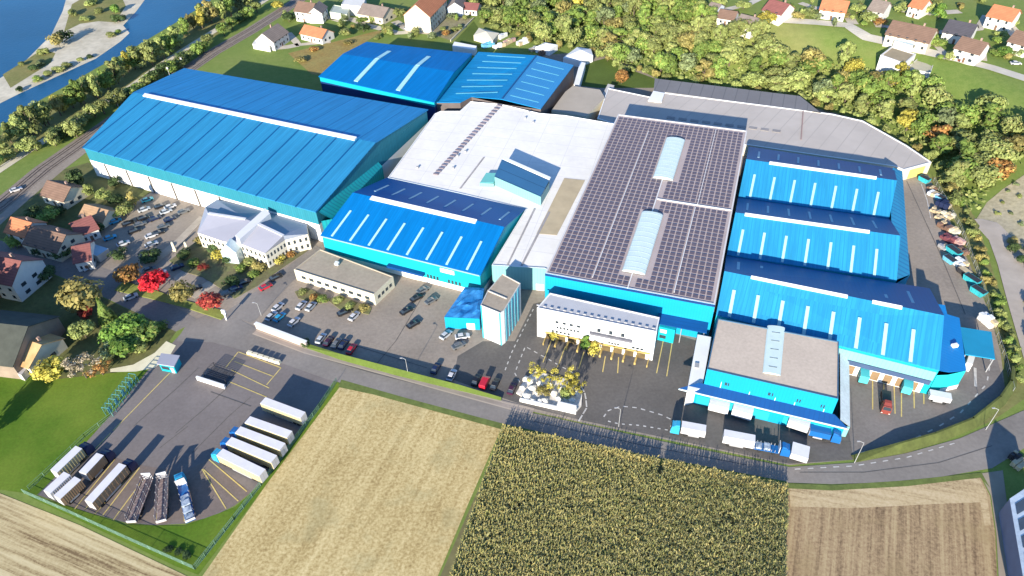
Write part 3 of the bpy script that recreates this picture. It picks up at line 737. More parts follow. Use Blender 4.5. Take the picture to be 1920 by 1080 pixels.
b.hexa([lift(a - n * .25, 8.75), lift(e - n * .25, 8.75), lift(e + n * .05, 8.75), lift(a + n * .05, 8.75)], [lift(p, 9.05) for p in (a - n * .25, e - n * .25, e + n * .05, a + n * .05)]); b.build('gutter', M('gutter_pale', (.25, .42, .5), .1), t)
wallbox(t, 'sign_panel', c[0], c[1], 6.2, 7.8, .76, .845, whitem, .15)
wallbox(t, 'entrance_canopy', c[0], c[1], 3.4, 4.2, .43, .66, bluec, 1.6, 1.7)
for k in range(4): wallbox(t, 'window', c[0], c[1], 2.2, 3.6, .67 + k * .02, .682 + k * .02, glassm)
for k in range(4): wallbox(t, 'window', c[0], c[1], 2.2, 3.6, .80 + k * .022, .812 + k * .022, glassm)
wallbox(t, 'roller_door', c[0], c[1], 0, 3.9, .52, .61, whitem, .12)

# --- right halls
def right_hall(label, nl, nr, fr, fl, zr, frac, ns, s0, ds, n, rl0, rl1, t0=.02, t1=.62):
    t, c, near, far, rf = hall(label, nl, nr, fr, fl, 9.5, zr, frac, [roofC, M('hall_roof_sky_shaded', (.002, .085, .25), .06, .05, .5, stripes=[('u', 1.2, .2, (.002, .078, .23))])], [(0, 9.5, MATS['cyan_cladding'], 'wall')], oh=.05)  # shaded far slope painted with a darker blue than the near one
    for k in range(n):
        s = s0 + ds * k
        sky_strip(t, near, s, s + .016, t0, t1, .2); sky_strip(t, far, 1 - s - .018, 1 - s - .004, .3, .75, .1, MATS['shaded_roof_light'])
    sky_strip(t, near, rl0, rl1, .945, 1.012, .35, sky_w, 'ridge_light')
    return t, c, near, far
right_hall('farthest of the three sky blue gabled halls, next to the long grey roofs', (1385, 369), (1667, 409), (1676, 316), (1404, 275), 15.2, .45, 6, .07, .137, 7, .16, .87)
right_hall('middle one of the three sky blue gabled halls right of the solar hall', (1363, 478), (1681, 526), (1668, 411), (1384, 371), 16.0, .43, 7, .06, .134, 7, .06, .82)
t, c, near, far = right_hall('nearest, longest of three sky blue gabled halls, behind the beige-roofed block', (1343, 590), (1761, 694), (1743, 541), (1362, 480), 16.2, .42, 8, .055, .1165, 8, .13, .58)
sky_strip(t, near, .69, .82, .945, 1.012, .35, sky_w, 'ridge_light')
wallbox(t, 'pale_fascia', c[0], c[1], 5.4, 8.6, .56, .995, MATS['mint_cladding'], .2)
wallbox(t, 'navy_strip', c[0], c[1], 3.9, 5.4, .56, .99, M('grey_blue_strip', (.04, .07, .14), .1), .5, .6)
wallbox(t, 'dock_wall', c[0], c[1], 0, 3.8, .57, .97, whitem, .12)
for k in range(6): wallbox(t, 'dock_door', c[0], c[1], .3, 3.4, .64 + k * .055, .675 + k * .055, M('dock_door_brown', (.20, .13, .07), .2), .2)
# skirt roof on the right of the far two halls
A = [P(1668, 330, 10.5), P(1675, 314, 10.5), P(1692, 321, 8.0), P(1706, 515, 8.0), P(1682, 524, 9.6), P(1672, 440, 10.5)]
base = mean(A); base.z = 0
t = thing('lean_to', 'long striped blue lean-to roof down the right side of the two farther gabled halls', 'lean-to', base)
b = MB(); b.face([A[2], A[3], A[4], A[5], A[0], A[1]]); b.build('roof', M('striped_blue_sheet', (.018, .20, .36), .08, .05, .5, stripes=[('u', 2.2, .3, (.014, .13, .28))]), t)
b = MB(); b.walls([p.xy for p in A], 0, 7.8); b.build('wall', MATS['azure_cladding'], t)
# annex and canopy
A = [P(1762, 694, 9.0), P(1757, 570, 9.3), P(1772, 572, 9.0), P(1776, 589, 8.6), P(1799, 596, 8.0), P(1812, 694, 7.2), P(1780, 697, 8.2)]
base = mean(A); base.z = 0
t = thing('annex', 'deep blue stepped annex at the right end of the nearest gabled hall', 'annex', base)
b = MB(); b.face(A); b.face([p - Vector((0, 0, .3)) for p in A[::-1]]); b.build('roof', M('annex_blue_roof', (.006, .16, .43), .08, .06, .5, stripes=[('u', 1.1, .2, (.005, .145, .4))]), t)
b = MB(); b.walls([p.xy for p in A], 0, 7.0); b.build('wall', M('annex_cyan', (.01, .36, .38), .06), t)
b = MB(); b.box((*P(1790, 648, 8.4).xy, 8.0), (1.6, .9, .9), .2); b.build('roof_vent', whitem, t)
wallbox(t, 'plinth', A[5], A[6], 0, 1.6, 0, 1, whitem, .15)
A = [P(1800, 613, 6), P(1810, 664, 6), P(1866, 673, 5.6), P(1859, 622, 5.6)]
base = mean(A); base.z = 0
t = thing('canopy', 'flat azure canopy beside the deep blue annex, by the grass verge', 'canopy', base)
b = MB(); b.hexa([p - Vector((0, 0, .3)) for p in A], A); b.build('roof', M('canopy_azure', (.012, .22, .37), .08, .2, .5), t)
for p in A:
    b = MB(); p = p.lerp(mean(A), .06); b.tube(lift(p, 0), lift(p, 5.4), .15); b.build('post', greym, t)
t, c = block('site_cabin', 'low white wall cabin under the flat azure canopy', 'cabin', [(1812, 680), (1824, 683), (1830, 664), (1818, 662)], 3.0, whitem, whitem, parapet=0)

# --- beige block in front
t, c = block('factory_hall', 'square block with beige gravel roof and trucks docked at its front', 'factory hall', [(1326, 692), (1572, 748), (1573, 640), (1346, 597)], 12, tanroof, MATS['azure_cladding'], parapet=.35, pm=M('parapet_blue', (.05, .12, .2), .1), bands=[(0, 11.97, MATS['azure_cladding'], 'wall')])
q = [P(1430, 698, 12), P(1464, 704, 12), P(1472, 614, 12), P(1439, 610, 12)]
b = MB(); n = 6
for k in range(n):
    a0, a1 = math.pi * k / n, math.pi * (k + 1) / n
    def pp(i, a): 
        l, r = (q[0], q[1]) if i == 0 else (q[3], q[2]); v = l.lerp(r, .5 - .5 * math.cos(a)); return lift(v, 11.85 + .45 * math.sin(a))
    b.face([pp(0, a0), pp(0, a1), pp(1, a1), pp(1, a0)])
for i in (0, 1): b.face([pp(i, math.pi * k / n) for k in range(n + 1)])
sv = b.build('skylight_vault', MATS['skylight_vault_sheet'], t)
for k in range(5):
    f = .12 + .18 * k; b = MB()
    a, e = q[0].lerp(q[3], f), q[1].lerp(q[2], f); m_ = (a + e) / 2
    b.hexa([lift(a.lerp(e, .3), 12.28), lift(a.lerp(e, .75), 12.28), lift(a.lerp(e, .75) + Vector((0, .18, 0)), 12.28), lift(a.lerp(e, .3) + Vector((0, .18, 0)), 12.28)], [lift(p, 12.34) for p in (a.lerp(e, .3), a.lerp(e, .75), a.lerp(e, .75) + Vector((0, .18, 0)), a.lerp(e, .3) + Vector((0, .18, 0)))]); b.build('vault_rib', M('vault_tick', (.16, .19, .2), .1), sv)
d = (c[1] - c[0]).normalized(); n = Vector((d.y, -d.x, 0))
L = (c[1] - c[0]).length
b = MB(); a, e = lift(c[0] - d * 1.2, 5.9), lift(c[1] + d * .6, 5.9); a2, e2 = lift(c[0] - d * 6 + n * 2.3, 4.5), lift(c[1] + d * 4.2 + n * 2.3, 4.5)
b.hexa([a2, e2, e, a], [p + Vector((0, 0, .35)) for p in (a2, e2, e, a)]); b.build('front_canopy', bluec, t)
b = MB(); b.hexa([a2 + n * .02, e2 + n * .02, e2 + n * .2, a2 + n * .2], [p + Vector((0, 0, .4)) for p in (a2 + n * .02, e2 + n * .02, e2 + n * .2, a2 + n * .2)]); b.build('canopy_edge', M('pale_edge', (.45, .55, .6), .1), t)
for s in (.16, .17, .185, .5, .51, .53, .72, .74, .9, .92): 
    wallbox(t, 'window', c[0], c[1], 7.6, 8.7, s, s + .009, glassm)
for s in (.13, .36, .56, .71, .93):
    wallbox(t, 'wall_lamp', c[0], c[1], 6.4, 8.6 if s < .2 else 7.4, s, s + .004, whitem, .2, .25)
b = MB(); pw = [(c[0] - d * 3.4 + n * 2.0).xy, (c[1] + d * 3.4 + n * 2.0).xy, (c[1] + d * 3.0).xy, (c[0] - d * 3.0).xy]; b.walls(pw, 0, 4.4); b.build('dock_front', MATS['azure_cladding'], t)
w0, w1 = lift(c[0] - d * 3.4 + n * 2.0, 0), lift(c[1] + d * 3.4 + n * 2.0, 0)
for k in range(5): wallbox(t, 'dock_door', w0, w1, .4, 3.6, .06 + k * .19, .16 + k * .19, M('dock_cyan', (.01, .28, .34), .1), .1)
A = [P(1309, 628, 6.5), P(1333, 632, 6.5), P(1315, 728, 6.5), P(1288, 735, 5.5)]
t, c3 = block('annex', 'narrow white flat-roofed annex along the left side of the beige block', 'annex', [(1288, 735), (1316, 728), (1334, 632), (1308, 627)], 5.5, whitem, whitem, parapet=0)
roofpatch(t, 'roof_hatch', [(1302, 690), (1310, 691), (1311, 682), (1303, 681)], 5.5, greym, .3)
A = [P(1575, 652, 7.5), P(1592, 668, 5.0), P(1594, 800, 4.2), P(1576, 786, 6.5)]
base = mean(A); base.z = 0
t = thing('lean_to', 'pale mint sloping side roof down the right side of the beige block', 'lean-to', base)
b = MB(); b.face(A); b.face([p - Vector((0, 0, .25)) for p in A[::-1]]); b.build('roof', M('pale_mint_roof', (.52, .58, .58), .1, .3, .6, fine=(1.5, .2)), t)
b = MB(); b.walls([p.xy for p in A], 0, 4.1); b.build('wall', mint, t)

# --- grey roofs behind
t, c = block('warehouse', 'long dark slate roofed shed at the foot of the wooded slope', 'shed', [(1226, 170), (1502, 206), (1540, 212), (1500, 180), (1228, 147)], 5, slateroof, concm, parapet=0)
t, c = block('warehouse', 'long curved pale grey roofed building wrapped round behind the solar hall', 'shed', [(1120, 222), (1152, 232), (1165, 246), (1405, 272), (1680, 312), (1695, 318), (1747, 304), (1700, 272), (1618, 226), (1560, 213), (1226, 171), (1222, 182), (1140, 165)], 5, greyroof, creamm, parapet=.5, pm=whitem)
roofpatch(t, 'roof_hatch', [(1215, 190), (1240, 193), (1246, 176), (1225, 172)], 5, whitem, .5)
roofpatch(t, 'roof_joint', [(1501, 262), (1503, 262), (1507, 208), (1505, 208)], 5, M('joint_red', (.30, .2, .18), .1), .1)
for k in range(10): roofpatch(t, 'roof_light', [(1250 + k * 22, 222 + k * 2.8), (1265 + k * 22, 224 + k * 2.8), (1266 + k * 22, 220 + k * 2.8), (1251 + k * 22, 218 + k * 2.8)], 4.8, M('dull_roof_light', (.25, .23, .22), .1), .15)
wallbox(t, 'gate', P(1695, 318, 5), P(1747, 304, 5), .2, 4, .25, .8, M('yellow_gate', (.5, .42, .12), .1), .15)
t, c = block('warehouse', 'small tan-roofed shed with clipped corner right of the azure hall', 'shed', [(1034, 207), (1098, 219), (1134, 183), (1125, 168), (1074, 161), (1060, 172)], 5.5, M('tan_roof', (.36, .31, .25), .08, .1, .9), creamm, parapet=0)
t, c = block('site_cabin', 'small white cabin between the tan shed and the factory lawn', 'cabin', [(1128, 180), (1140, 182), (1152, 160), (1140, 157)], 3.5, concm, whitem, parapet=0)
t, c = block('storage_unit', 'white narrow store hugging the right edge of the azure hall', 'store', [(1076, 158), (1086, 160), (1098, 118), (1088, 115)], 4, whitem, whitem, parapet=0)

# --- brown flat office, tower and lean-to
t, c = block('office_block', 'low tan flat-roofed office with cream walls in the car park', 'office building', [(551, 505), (701, 552), (737, 518), (600, 467)], 4.6, brownroof, creamm, parapet=.4, pm=M('parapet_tan', (.40, .34, .26), .1))
for k in range(9): wallbox(t, 'window', c[0], c[1], 1.6, 2.8, .08 + k * .1, .135 + k * .1, glassm)
for k in range(4): wallbox(t, 'window', c[1], c[2], 1.6, 2.8, .15 + k * .2, .26 + k * .2, glassm)
roofpatch(t, 'roof_hatch', [(627, 497), (634, 499), (637, 494), (630, 492)], 4.6, whitem, .7)
TZ = 13
t, c = block('tower', 'tall white tower with a mossy brown flat roof, beside the crumpled blue lean-to', 'tower', [(901, 572), (938, 587), (945, 582), (976, 531), (942, 513), (914, 545)], TZ, brownroof, M('tower_white', (.50, .52, .52), .05), parapet=.3, pm=concm)
for s in (0, .93): wallbox(t, 'corner_trim', c[0], c[1], 0, TZ - .1, s, s + .07, M('trim_cyan', (.03, .38, .48), .05), .06)
for k in range(5): wallbox(t, 'wall_rib', c[2], c[3], 0, TZ - .2, .06 + k * .18, .13 + k * .18, M('rib_cyan', (.10, .42, .5), .05), .08)
b = MB(); z = TZ - .1; a, e = P(914, 545, TZ), P(950, 560, TZ); dd = Vector((0, .35, 0))
b.hexa([lift(a, z - .2), lift(e, z - .2), lift(e + dd, z - .2), lift(a + dd, z - .2)], [lift(p, z + .15) for p in (a, e, e + dd, a + dd)]); b.build('roof_step', concm, t)
A = [P(833, 594, 4.8), P(899, 597, 4.8), P(908, 540, 5.6), P(872, 538, 5.6)]
base = mean(A); base.z = 0
t = thing('lean_to', 'crumpled blue sheeted lean-to against the left side of the white tower', 'lean-to', base)
b = MB(); N = 8
hh = [[0 if i in (0, N) or j in (0, N) else random.uniform(-.15, .75) for i in range(N + 1)] for j in range(N + 1)]
def tq(i, j):
    u, v = i / N, j / N; p = (A[0] * (1 - u) + A[1] * u) * (1 - v) + (A[3] * (1 - u) + A[2] * u) * v
    return p + Vector((0, 0, hh[j][i]))
for j in range(N):
    for i in range(N): b.face([tq(i, j), tq(i + 1, j), tq(i + 1, j + 1)]); b.face([tq(i, j), tq(i + 1, j + 1), tq(i, j + 1)])
b.build('roof', M('blue_sheeting', (.006, .13, .42), .4, .25, .35, col2=(.05, .25, .55)), t)
b = MB(); b.walls([p.xy for p in A], 0, 4.7); b.build('wall', MATS['azure_cladding'], t)
wallbox(t, 'door', A[0], A[1], 0, 2.6, .62, .85, whitem, .1)

# --- modern office with cross ridge
def Z(x, y, z): return P(x, y, z)
pts = [(370, 436), (420, 453), (449, 456), (497, 475), (534, 450), (577, 439), (575, 421), (505, 397), (487, 393), (407, 374), (385, 388)]
ft = [Z(*p, 6.5) for p in pts]; base = mean(ft); base.z = 0
t = thing('office_block', 'white office with pale lavender roofs and a cross ridge in front of the largest warehouse', 'office building', base)
b = MB(); b.walls([p.xy for p in ft], 0, 6.45); b.build('wall', M('office_cream', (.56, .52, .43), .05), t)
rl, r1, r2, rr = Z(391, 400, 8.8), Z(461, 411, 8.8), Z(480, 418, 8.8), Z(531, 442, 8.8)
b = MB()
for q in ([ft[0], ft[1], r1, rl], [ft[2], ft[3], rr, r2], [ft[3], ft[4], rr], [ft[1], ft[2], r2, r1]): b.face(q, 0)
for q in ([rl, r1, ft[8], ft[9], ft[10]], [r2, rr, ft[5], ft[6], ft[7]], [ft[4], ft[5], rr], [ft[10], ft[0], rl], [r1, r2, ft[7], ft[8]]): b.face(q, 1)
b.build('roof', [lavroof, M('lavender_roof_shaded', (.24, .27, .34), .06, .1, .6)], t)  # second slot paints the shade of the far slopes as a blue-grey tone
b = MB(); q = [Z(441, 441, 8.9), Z(449, 449, 8.9), Z(506, 400, 9.6), Z(497, 390, 9.6)]; b.hexa([p - Vector((0, 0, 2.4)) for p in q], q); b.build('cross_ridge', M('office_white_roof', (.55, .55, .57), .04), t)
b = MB()
for a, e in zip([rl, r1], [r1, r1]): pass
for a, e in ((rl, r1), (r2, rr)):
    d = (e - a).normalized().cross(Vector((0, 0, 1))) * .5
    b.hexa([a - d, a + d, e + d, e - d], [p + Vector((0, 0, .25)) for p in (a - d, a + d, e + d, e - d)])
b.build('ridge_cap', MATS['office_white_roof'], t)
for a, e, n_ in ((ft[0], ft[1], 6), (ft[2], ft[3], 6), (ft[3], ft[4], 6), (ft[4], ft[5], 4)):
    for zz in (1.2, 4.0):
        for k in range(n_): wallbox(t, 'window', a, e, zz, zz + 1.4, (k + .3) / n_, (k + .7) / n_, glassm)
b = MB(); pm_ = lift((ft[1] + ft[2]) / 2, 0); dd = lift(ft[2] - ft[1], 0).normalized(); nn = Vector((dd.y, -dd.x, 0)); nn = nn if nn.y < 0 else -nn
q = [pm_ - dd * 2.8 + nn * 3.4, pm_ + dd * 2.8 + nn * 3.4, pm_ + dd * 2.8 - nn * .3, pm_ - dd * 2.8 - nn * .3]; ap0, ap1 = lift((q[0] + q[1]) / 2, 8.2), lift((q[2] + q[3]) / 2, 8.2)
h = lambda p: lift(p, 5)
b.face([h(q[0]), h(q[1]), ap0]); b.face([q[0], q[1], h(q[1]), h(q[0])]); b.face([q[1], q[2], h(q[2]), h(q[1])]); b.face([q[3], q[0], h(q[0]), h(q[3])]); b.face([h(q[1]), h(q[2]), ap1, ap0]); b.face([h(q[3]), h(q[0]), ap0, ap1])
b.build('glass_porch', M('pale_glass', (.45, .55, .58), .1, .5, .15, spec=.6), t)

# --- right edge building (partly out of frame)
A = [P(1893, 935, 6), P(1955, 905, 6), P(2010, 1150, 6), P(1930, 1150, 6)]
base = mean(A); base.z = 0
t = thing('warehouse', 'blue-grey walled building cut off at the bottom right corner, with pale glazed roof', 'warehouse', base)
b = MB(); b.walls([p.xy for p in A], 0, 6); b.build('wall', M('blue_grey_wall', (.16, .17, .24), .1), t)
b = MB(); rg = [lift(A[0].lerp(A[1], .5), 8.5), lift(A[3].lerp(A[2], .5), 8.5)]
b.face([A[3], A[0], rg[0], rg[1]]); b.face([A[1], A[2], rg[1], rg[0]]); b.face([A[0], A[1], rg[0]]); b.face([A[2], A[3], rg[1]]); b.build('roof', M('glazed_roof', (.42, .48, .55), .2, .6, .3), t)
for k in range(6):
    sky_strip(t, [A[0], A[3], rg[1], rg[0]], .08 + k * .15, .18 + k * .15, .2, .85, .1, M('roof_glass', (.06, .08, .11), .2, .5, .2))

# ------------------------------------------------------------------ trees
def leaf(b, p, n, sx, sz, mi=0, tint=.5):
    n = n.normalized(); u = n.orthogonal().normalized(); a = random.uniform(0, 6.28)
    u = (Matrix.Rotation(a, 3, n) @ u); v = n.cross(u)
    S = lambda q: Vector((q.x * sx, q.y * sx, q.z * sz))
    k = random.uniform(.5, .8)
    b.face([p - S(u), p - S(v) * k, p + S(u), p + S(v) * k], mi, tint=tint)

def crown(b, style, seed, n=620):
    """crown in a unit box: x, y in -1..1, z in 0..1"""
    random.seed(seed)
    def lobe(c, r, rz, m, ls=.105, inner=.25):
        base_t = random.uniform(-.12, .12)
        for _ in range(m):
            d = Vector((random.gauss(0, 1), random.gauss(0, 1), random.gauss(0, 1))).normalized()
            if d.z < -.35 and random.random() < .7: d.z *= -1
            k = random.uniform(.78, 1.08) if random.random() > inner else random.uniform(.3, .8)
            p = Vector((c[0] + d.x * r * k, c[1] + d.y * r * k, c[2] + d.z * rz * k))
            nn = Vector((d.x, d.y, d.z * 1.2)) + Vector((random.gauss(0, .25), random.gauss(0, .25), random.gauss(0, .25) + .15))
            s = ls * random.uniform(.6, 1.25)
            leaf(b, p, nn, s, s * .55, 0, min(1, max(0, random.random() + base_t)))
    if style == 'round':
        for k in range(15):
            d = Vector((random.gauss(0, 1), random.gauss(0, 1), random.gauss(0, .8))).normalized(); e = random.uniform(.75, 1.1)
            lobe((d.x * .5 * e, d.y * .5 * e, .54 + d.z * .26 * e), random.uniform(.32, .48), random.uniform(.15, .22), n // 15)
    elif style == 'tall':
        for k in range(12):
            a = random.uniform(0, 6.28); z = .22 + .7 * k / 12; q = random.uniform(.1, .55) * (1 - abs(z - .5))
            lobe((math.cos(a) * q, math.sin(a) * q, z), random.uniform(.3, .5) * (1.1 - .5 * z), .12, n // 12)
    elif style == 'conifer':
        for k in range(n):
            z = random.random() ** 1.3; r = (1 - z) * random.uniform(.5, 1.0); a = random.uniform(0, 6.28)
            leaf(b, Vector((math.cos(a) * r, math.sin(a) * r, .06 + .93 * z)), Vector((math.cos(a), math.sin(a), .6 + random.gauss(0, .4))), .16, .06, 0, random.random())
    elif style == 'sparse':
        for k in range(15):
            a = random.uniform(0, 6.28); q = random.uniform(.1, .8); z = random.uniform(.35, .92)
            lobe((math.cos(a) * q, math.sin(a) * q, z), random.uniform(.16, .3), random.uniform(.07, .13), n // 26, .07, .5)
    elif style == 'bush':
        for k in range(7):
            a = random.uniform(0, 6.28); q = random.uniform(.1, .6); z = random.uniform(.25, .6)
            lobe((math.cos(a) * q, math.sin(a) * q, z), random.uniform(.35, .5), random.uniform(.25, .38), n // 9, .13)

def trunk(b, style, seed, mi=0):
    random.seed(seed + 99)
    top = .8 if style != 'bush' else .3
    b.tube((0, 0, -.02), (.02, .01, .3), .07, .05, 6, mi); b.tube((.02, .01, .3), (0, .02, top), .05, .015, 5, mi)
    if style in ('round', 'sparse', 'tall'):
        for k in range(6 if style == 'sparse' else 4):
            a = k * 1.6 + random.random(); z = .28 + .07 * k
            b.tube((.01, .01, z), (math.cos(a) * .55, math.sin(a) * .55, z + .26), .03, .008, 4, mi)

LEAF = {
    'green': leafmat('leaf_green', (0.112, 0.169, 0.037), (0.201, 0.286, 0.061), (0.317, 0.312, 0.085)),
    'olive': leafmat('leaf_olive', (0.152, 0.176, 0.055), (0.262, 0.293, 0.091), (0.354, 0.325, 0.122)),
    'lime': leafmat('leaf_lime', (0.162, 0.190, 0.056), (0.283, 0.330, 0.099), (0.378, 0.403, 0.134)),
    'yellow': leafmat('leaf_yellow', (0.195, 0.169, 0.024), (0.464, 0.403, 0.073), (0.610, 0.520, 0.122)),
    'ochre': leafmat('leaf_ochre', (0.159, 0.137, 0.043), (0.311, 0.267, 0.085), (0.415, 0.325, 0.110)),
    'rust': leafmat('leaf_rust', (0.122, 0.065, 0.022), (0.366, 0.182, 0.055), (0.439, 0.312, 0.085)),
    'red': leafmat('leaf_red', (0.195, 0.007, 0.012), (0.634, 0.023, 0.037), (0.732, 0.065, 0.061)),
    'crimson': leafmat('leaf_crimson', (0.146, 0.019, 0.018), (0.403, 0.065, 0.049), (0.488, 0.169, 0.073)),
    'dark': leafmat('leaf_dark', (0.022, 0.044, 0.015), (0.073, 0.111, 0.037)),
    'grey': leafmat('leaf_grey', (0.073, 0.098, 0.043), (0.207, 0.247, 0.110)),
    'bare': leafmat('leaf_bare', (0.195, 0.156, 0.098), (0.439, 0.364, 0.244)),
    'bright': leafmat('leaf_bright', (0.073, 0.143, 0.024), (0.165, 0.280, 0.049), (0.281, 0.338, 0.073)),
}
CROWN, TRUNK, SINGLE = {}, {}, {}
for st in ('round', 'tall', 'conifer', 'sparse', 'bush'):
    for k in range(3):
        b = MB(); crown(b, st, 10 * k + len(st), 1150 if st != 'bush' else 650); CROWN[st, k] = b.mesh('crown_mesh', [LEAF['green']], tint=True)
        b = MB(); trunk(b, st, k); TRUNK[st, k] = b.mesh('trunk_mesh', [barkm])
        b = MB(); crown(b, st, 10 * k + len(st) + 3, 1050); trunk(b, st, k, 1); SINGLE[st, k] = b.mesh('tree_mesh', [LEAF['green'], barkm], tint=True)
random.seed(21)

def tree(px, py, h, r, col, label, style='round', group=None, single=False, name='broadleaf_tree', cat='tree', cz=.58, world=None):
    p = Vector(world) if world else PT(px, py, h * cz)
    p.z = hill(p.x, p.y) - .05
    k = random.randrange(3); rz = random.uniform(0, 6.28)
    if single:
        o = ob(name, SINGLE[style, k], None, p, rz, (r, r, h)); setmat(o, 0, LEAF[col]); tag(o, label, cat, group); return o
    t = thing(name, label, cat, p, group, rz)
    c = ob('crown', CROWN[style, k], t, scale=(r, r, h)); setmat(c, 0, LEAF[col])
    ob('trunk', TRUNK[style, k], t, scale=(r * .55 if style != 'bush' else r * .3, r * .55 if style != 'bush' else r * .3, h))
    return t

# wood on the slope
WOOD = [(884, -30), (886, 14), (905, 42), (960, 60), (1005, 78), (1050, 86), (1100, 92), (1136, 108), (1172, 132), (1205, 128), (1243, 146), (1310, 152), (1400, 166), (1500, 184), (1560, 206), (1620, 224), (1690, 262), (1752, 300), (1778, 350), (1800, 395), (1832, 398), (1858, 362), (1900, 318), (1960, 280), (1960, 262), (1900, 240), (1850, 222), (1790, 190), (1720, 165), (1650, 146), (1600, 118), (1540, 122), (1490, 112), (1440, 82), (1395, 72), (1345, 52), (1320, 25), (1290, -30)]
wp = [PT(*p).xy for p in WOOD]
kinds = [('olive', .30, 'olive green'), ('green', .33, 'mid green'), ('lime', .17, 'light yellow-green'), ('ochre', .10, 'ochre'), ('yellow', .015, 'golden yellow'), ('rust', .015, 'rust brown'), ('grey', .07, 'grey-green')]
def zone(p):
    if p.x < 60: return 'behind the azure hall and white tents'
    if p.x < 118: return 'above the long dark slate shed'
    if p.x < 168: return 'above the curved pale grey roof'
    return 'below the white cube house and upper meadow'
random.seed(5)
x0, x1 = min(p.x for p in wp), max(p.x for p in wp); y0, y1 = min(p.y for p in wp), max(p.y for p in wp)
step = 8.3; nf = 0; yy = y0; row = 0
while yy < y1:
    xx = x0 + (row % 2) * step / 2
    while xx < x1:
        q = Vector((xx + random.uniform(-2.6, 2.6), yy + random.uniform(-2.6, 2.6)))
        if inside(q, wp) and random.random() < .95:
            rr = random.random(); acc = 0
            for col, sh, word in kinds:
                acc += sh
                if rr <= acc: break
            h = random.uniform(8, 12.5); r = random.uniform(5.2, 7.4)
            tree(0, 0, h, r, col, f'{word} broadleaf tree in the wood {zone(q)}', random.choice(['round', 'round', 'tall']), 'trees of the wood on the slope', True, world=(q.x, q.y, 0))
            nf += 1
        xx += step
    yy += step * .9; row += 1
print('wood trees', nf)
b = MB(); random.seed(77)
for _ in range(26000):
    q = Vector((random.uniform(x0, x1), random.uniform(y0, y1)))
    if not inside(q, wp): continue
    z = hill(q.x, q.y); k = random.random()
    leaf(b, Vector((q.x, q.y, z + .3 + 2.6 * random.random() ** 1.5)), Vector((random.gauss(0, .5), -.5 + random.gauss(0, .5), 1)), random.uniform(.5, 1.1), random.uniform(.5, 1.1), 0, random.random())
o = b.build('undergrowth', LEAF['olive'], kind='stuff', tint=True); tag(o, 'tangled olive undergrowth filling the wood on the slope', 'undergrowth')
G2 = 'shrubs along the lower edge of the wood'
random.seed(8)
for i in range(40):
    f = i / 40 * 17; k = int(f); a, c = WOOD[2 + k], WOOD[3 + k]; u = f - k
    col = random.choice(['lime', 'olive', 'lime', 'ochre'])
    tree(a[0] + (c[0] - a[0]) * u, a[1] + (c[1] - a[1]) * u, random.uniform(3, 6), random.uniform(2.2, 3.6), col, f'low {"yellow-green" if col == "lime" else col} shrub on the lower edge of the wood', 'bush', G2, True, name='shrub', cat='shrub', cz=.3)

# riverside belt
random.seed(11)
GR = 'trees of the riverside belt'
line_r = [(-10, 262), (30, 238), (60, 222), (95, 205), (120, 188), (150, 172), (175, 158), (200, 148), (225, 128), (250, 108), (275, 100), (300, 88), (325, 72), (350, 48), (380, 24), (405, 14), (430, 8), (450, -4), (480, -22)]
line_p = [(-10, 290), (40, 262), (75, 262), (110, 235), (135, 232), (160, 200), (190, 190), (215, 170), (235, 168), (260, 146), (285, 132), (300, 122), (330, 104), (350, 92), (380, 70), (405, 50), (430, 30), (455, 16), (480, 0)]
def along(line, s):
    f = s * (len(line) - 1); k = min(int(f), len(line) - 2); u = f - k
    return line[k][0] + (line[k + 1][0] - line[k][0]) * u, line[k][1] + (line[k + 1][1] - line[k][1]) * u
for i in range(38):
    x, y = along(line_r, (i + random.uniform(-.3, .3)) / 38); col = random.choice(['olive', 'green', 'green', 'grey', 'olive', 'lime', 'ochre'])
    if i in (8, 18, 29): col = 'yellow'
    tree(x + random.uniform(-5, 5), y + random.uniform(-3, 5), random.uniform(8, 14), random.uniform(4.0, 6.2), col, f'{dict(olive="olive", green="dark green", grey="silvery grey-green", lime="pale green", ochre="ochre tinted", yellow="yellow autumn")[col]} tree on the river bank beyond the gravel path', random.choice(['tall', 'round']), GR, True, cz=.5)
for i in range(38):
    x, y = along(line_p, (i + random.uniform(-.3, .3)) / 38); col = random.choice(['green', 'olive', 'green', 'dark', 'olive', 'lime'])
    if i % 9 == 4: continue
    tree(x + random.uniform(-4, 4) + 10, y + random.uniform(-2, 4) + 6, random.uniform(4.5, 8.5), random.uniform(3.6, 5.4), col, f'{dict(olive="olive", green="fresh green", dark="very dark green", lime="pale green")[col]} tree between the gravel path and the railway', 'round', GR, True, cz=.45)
random.seed(14)
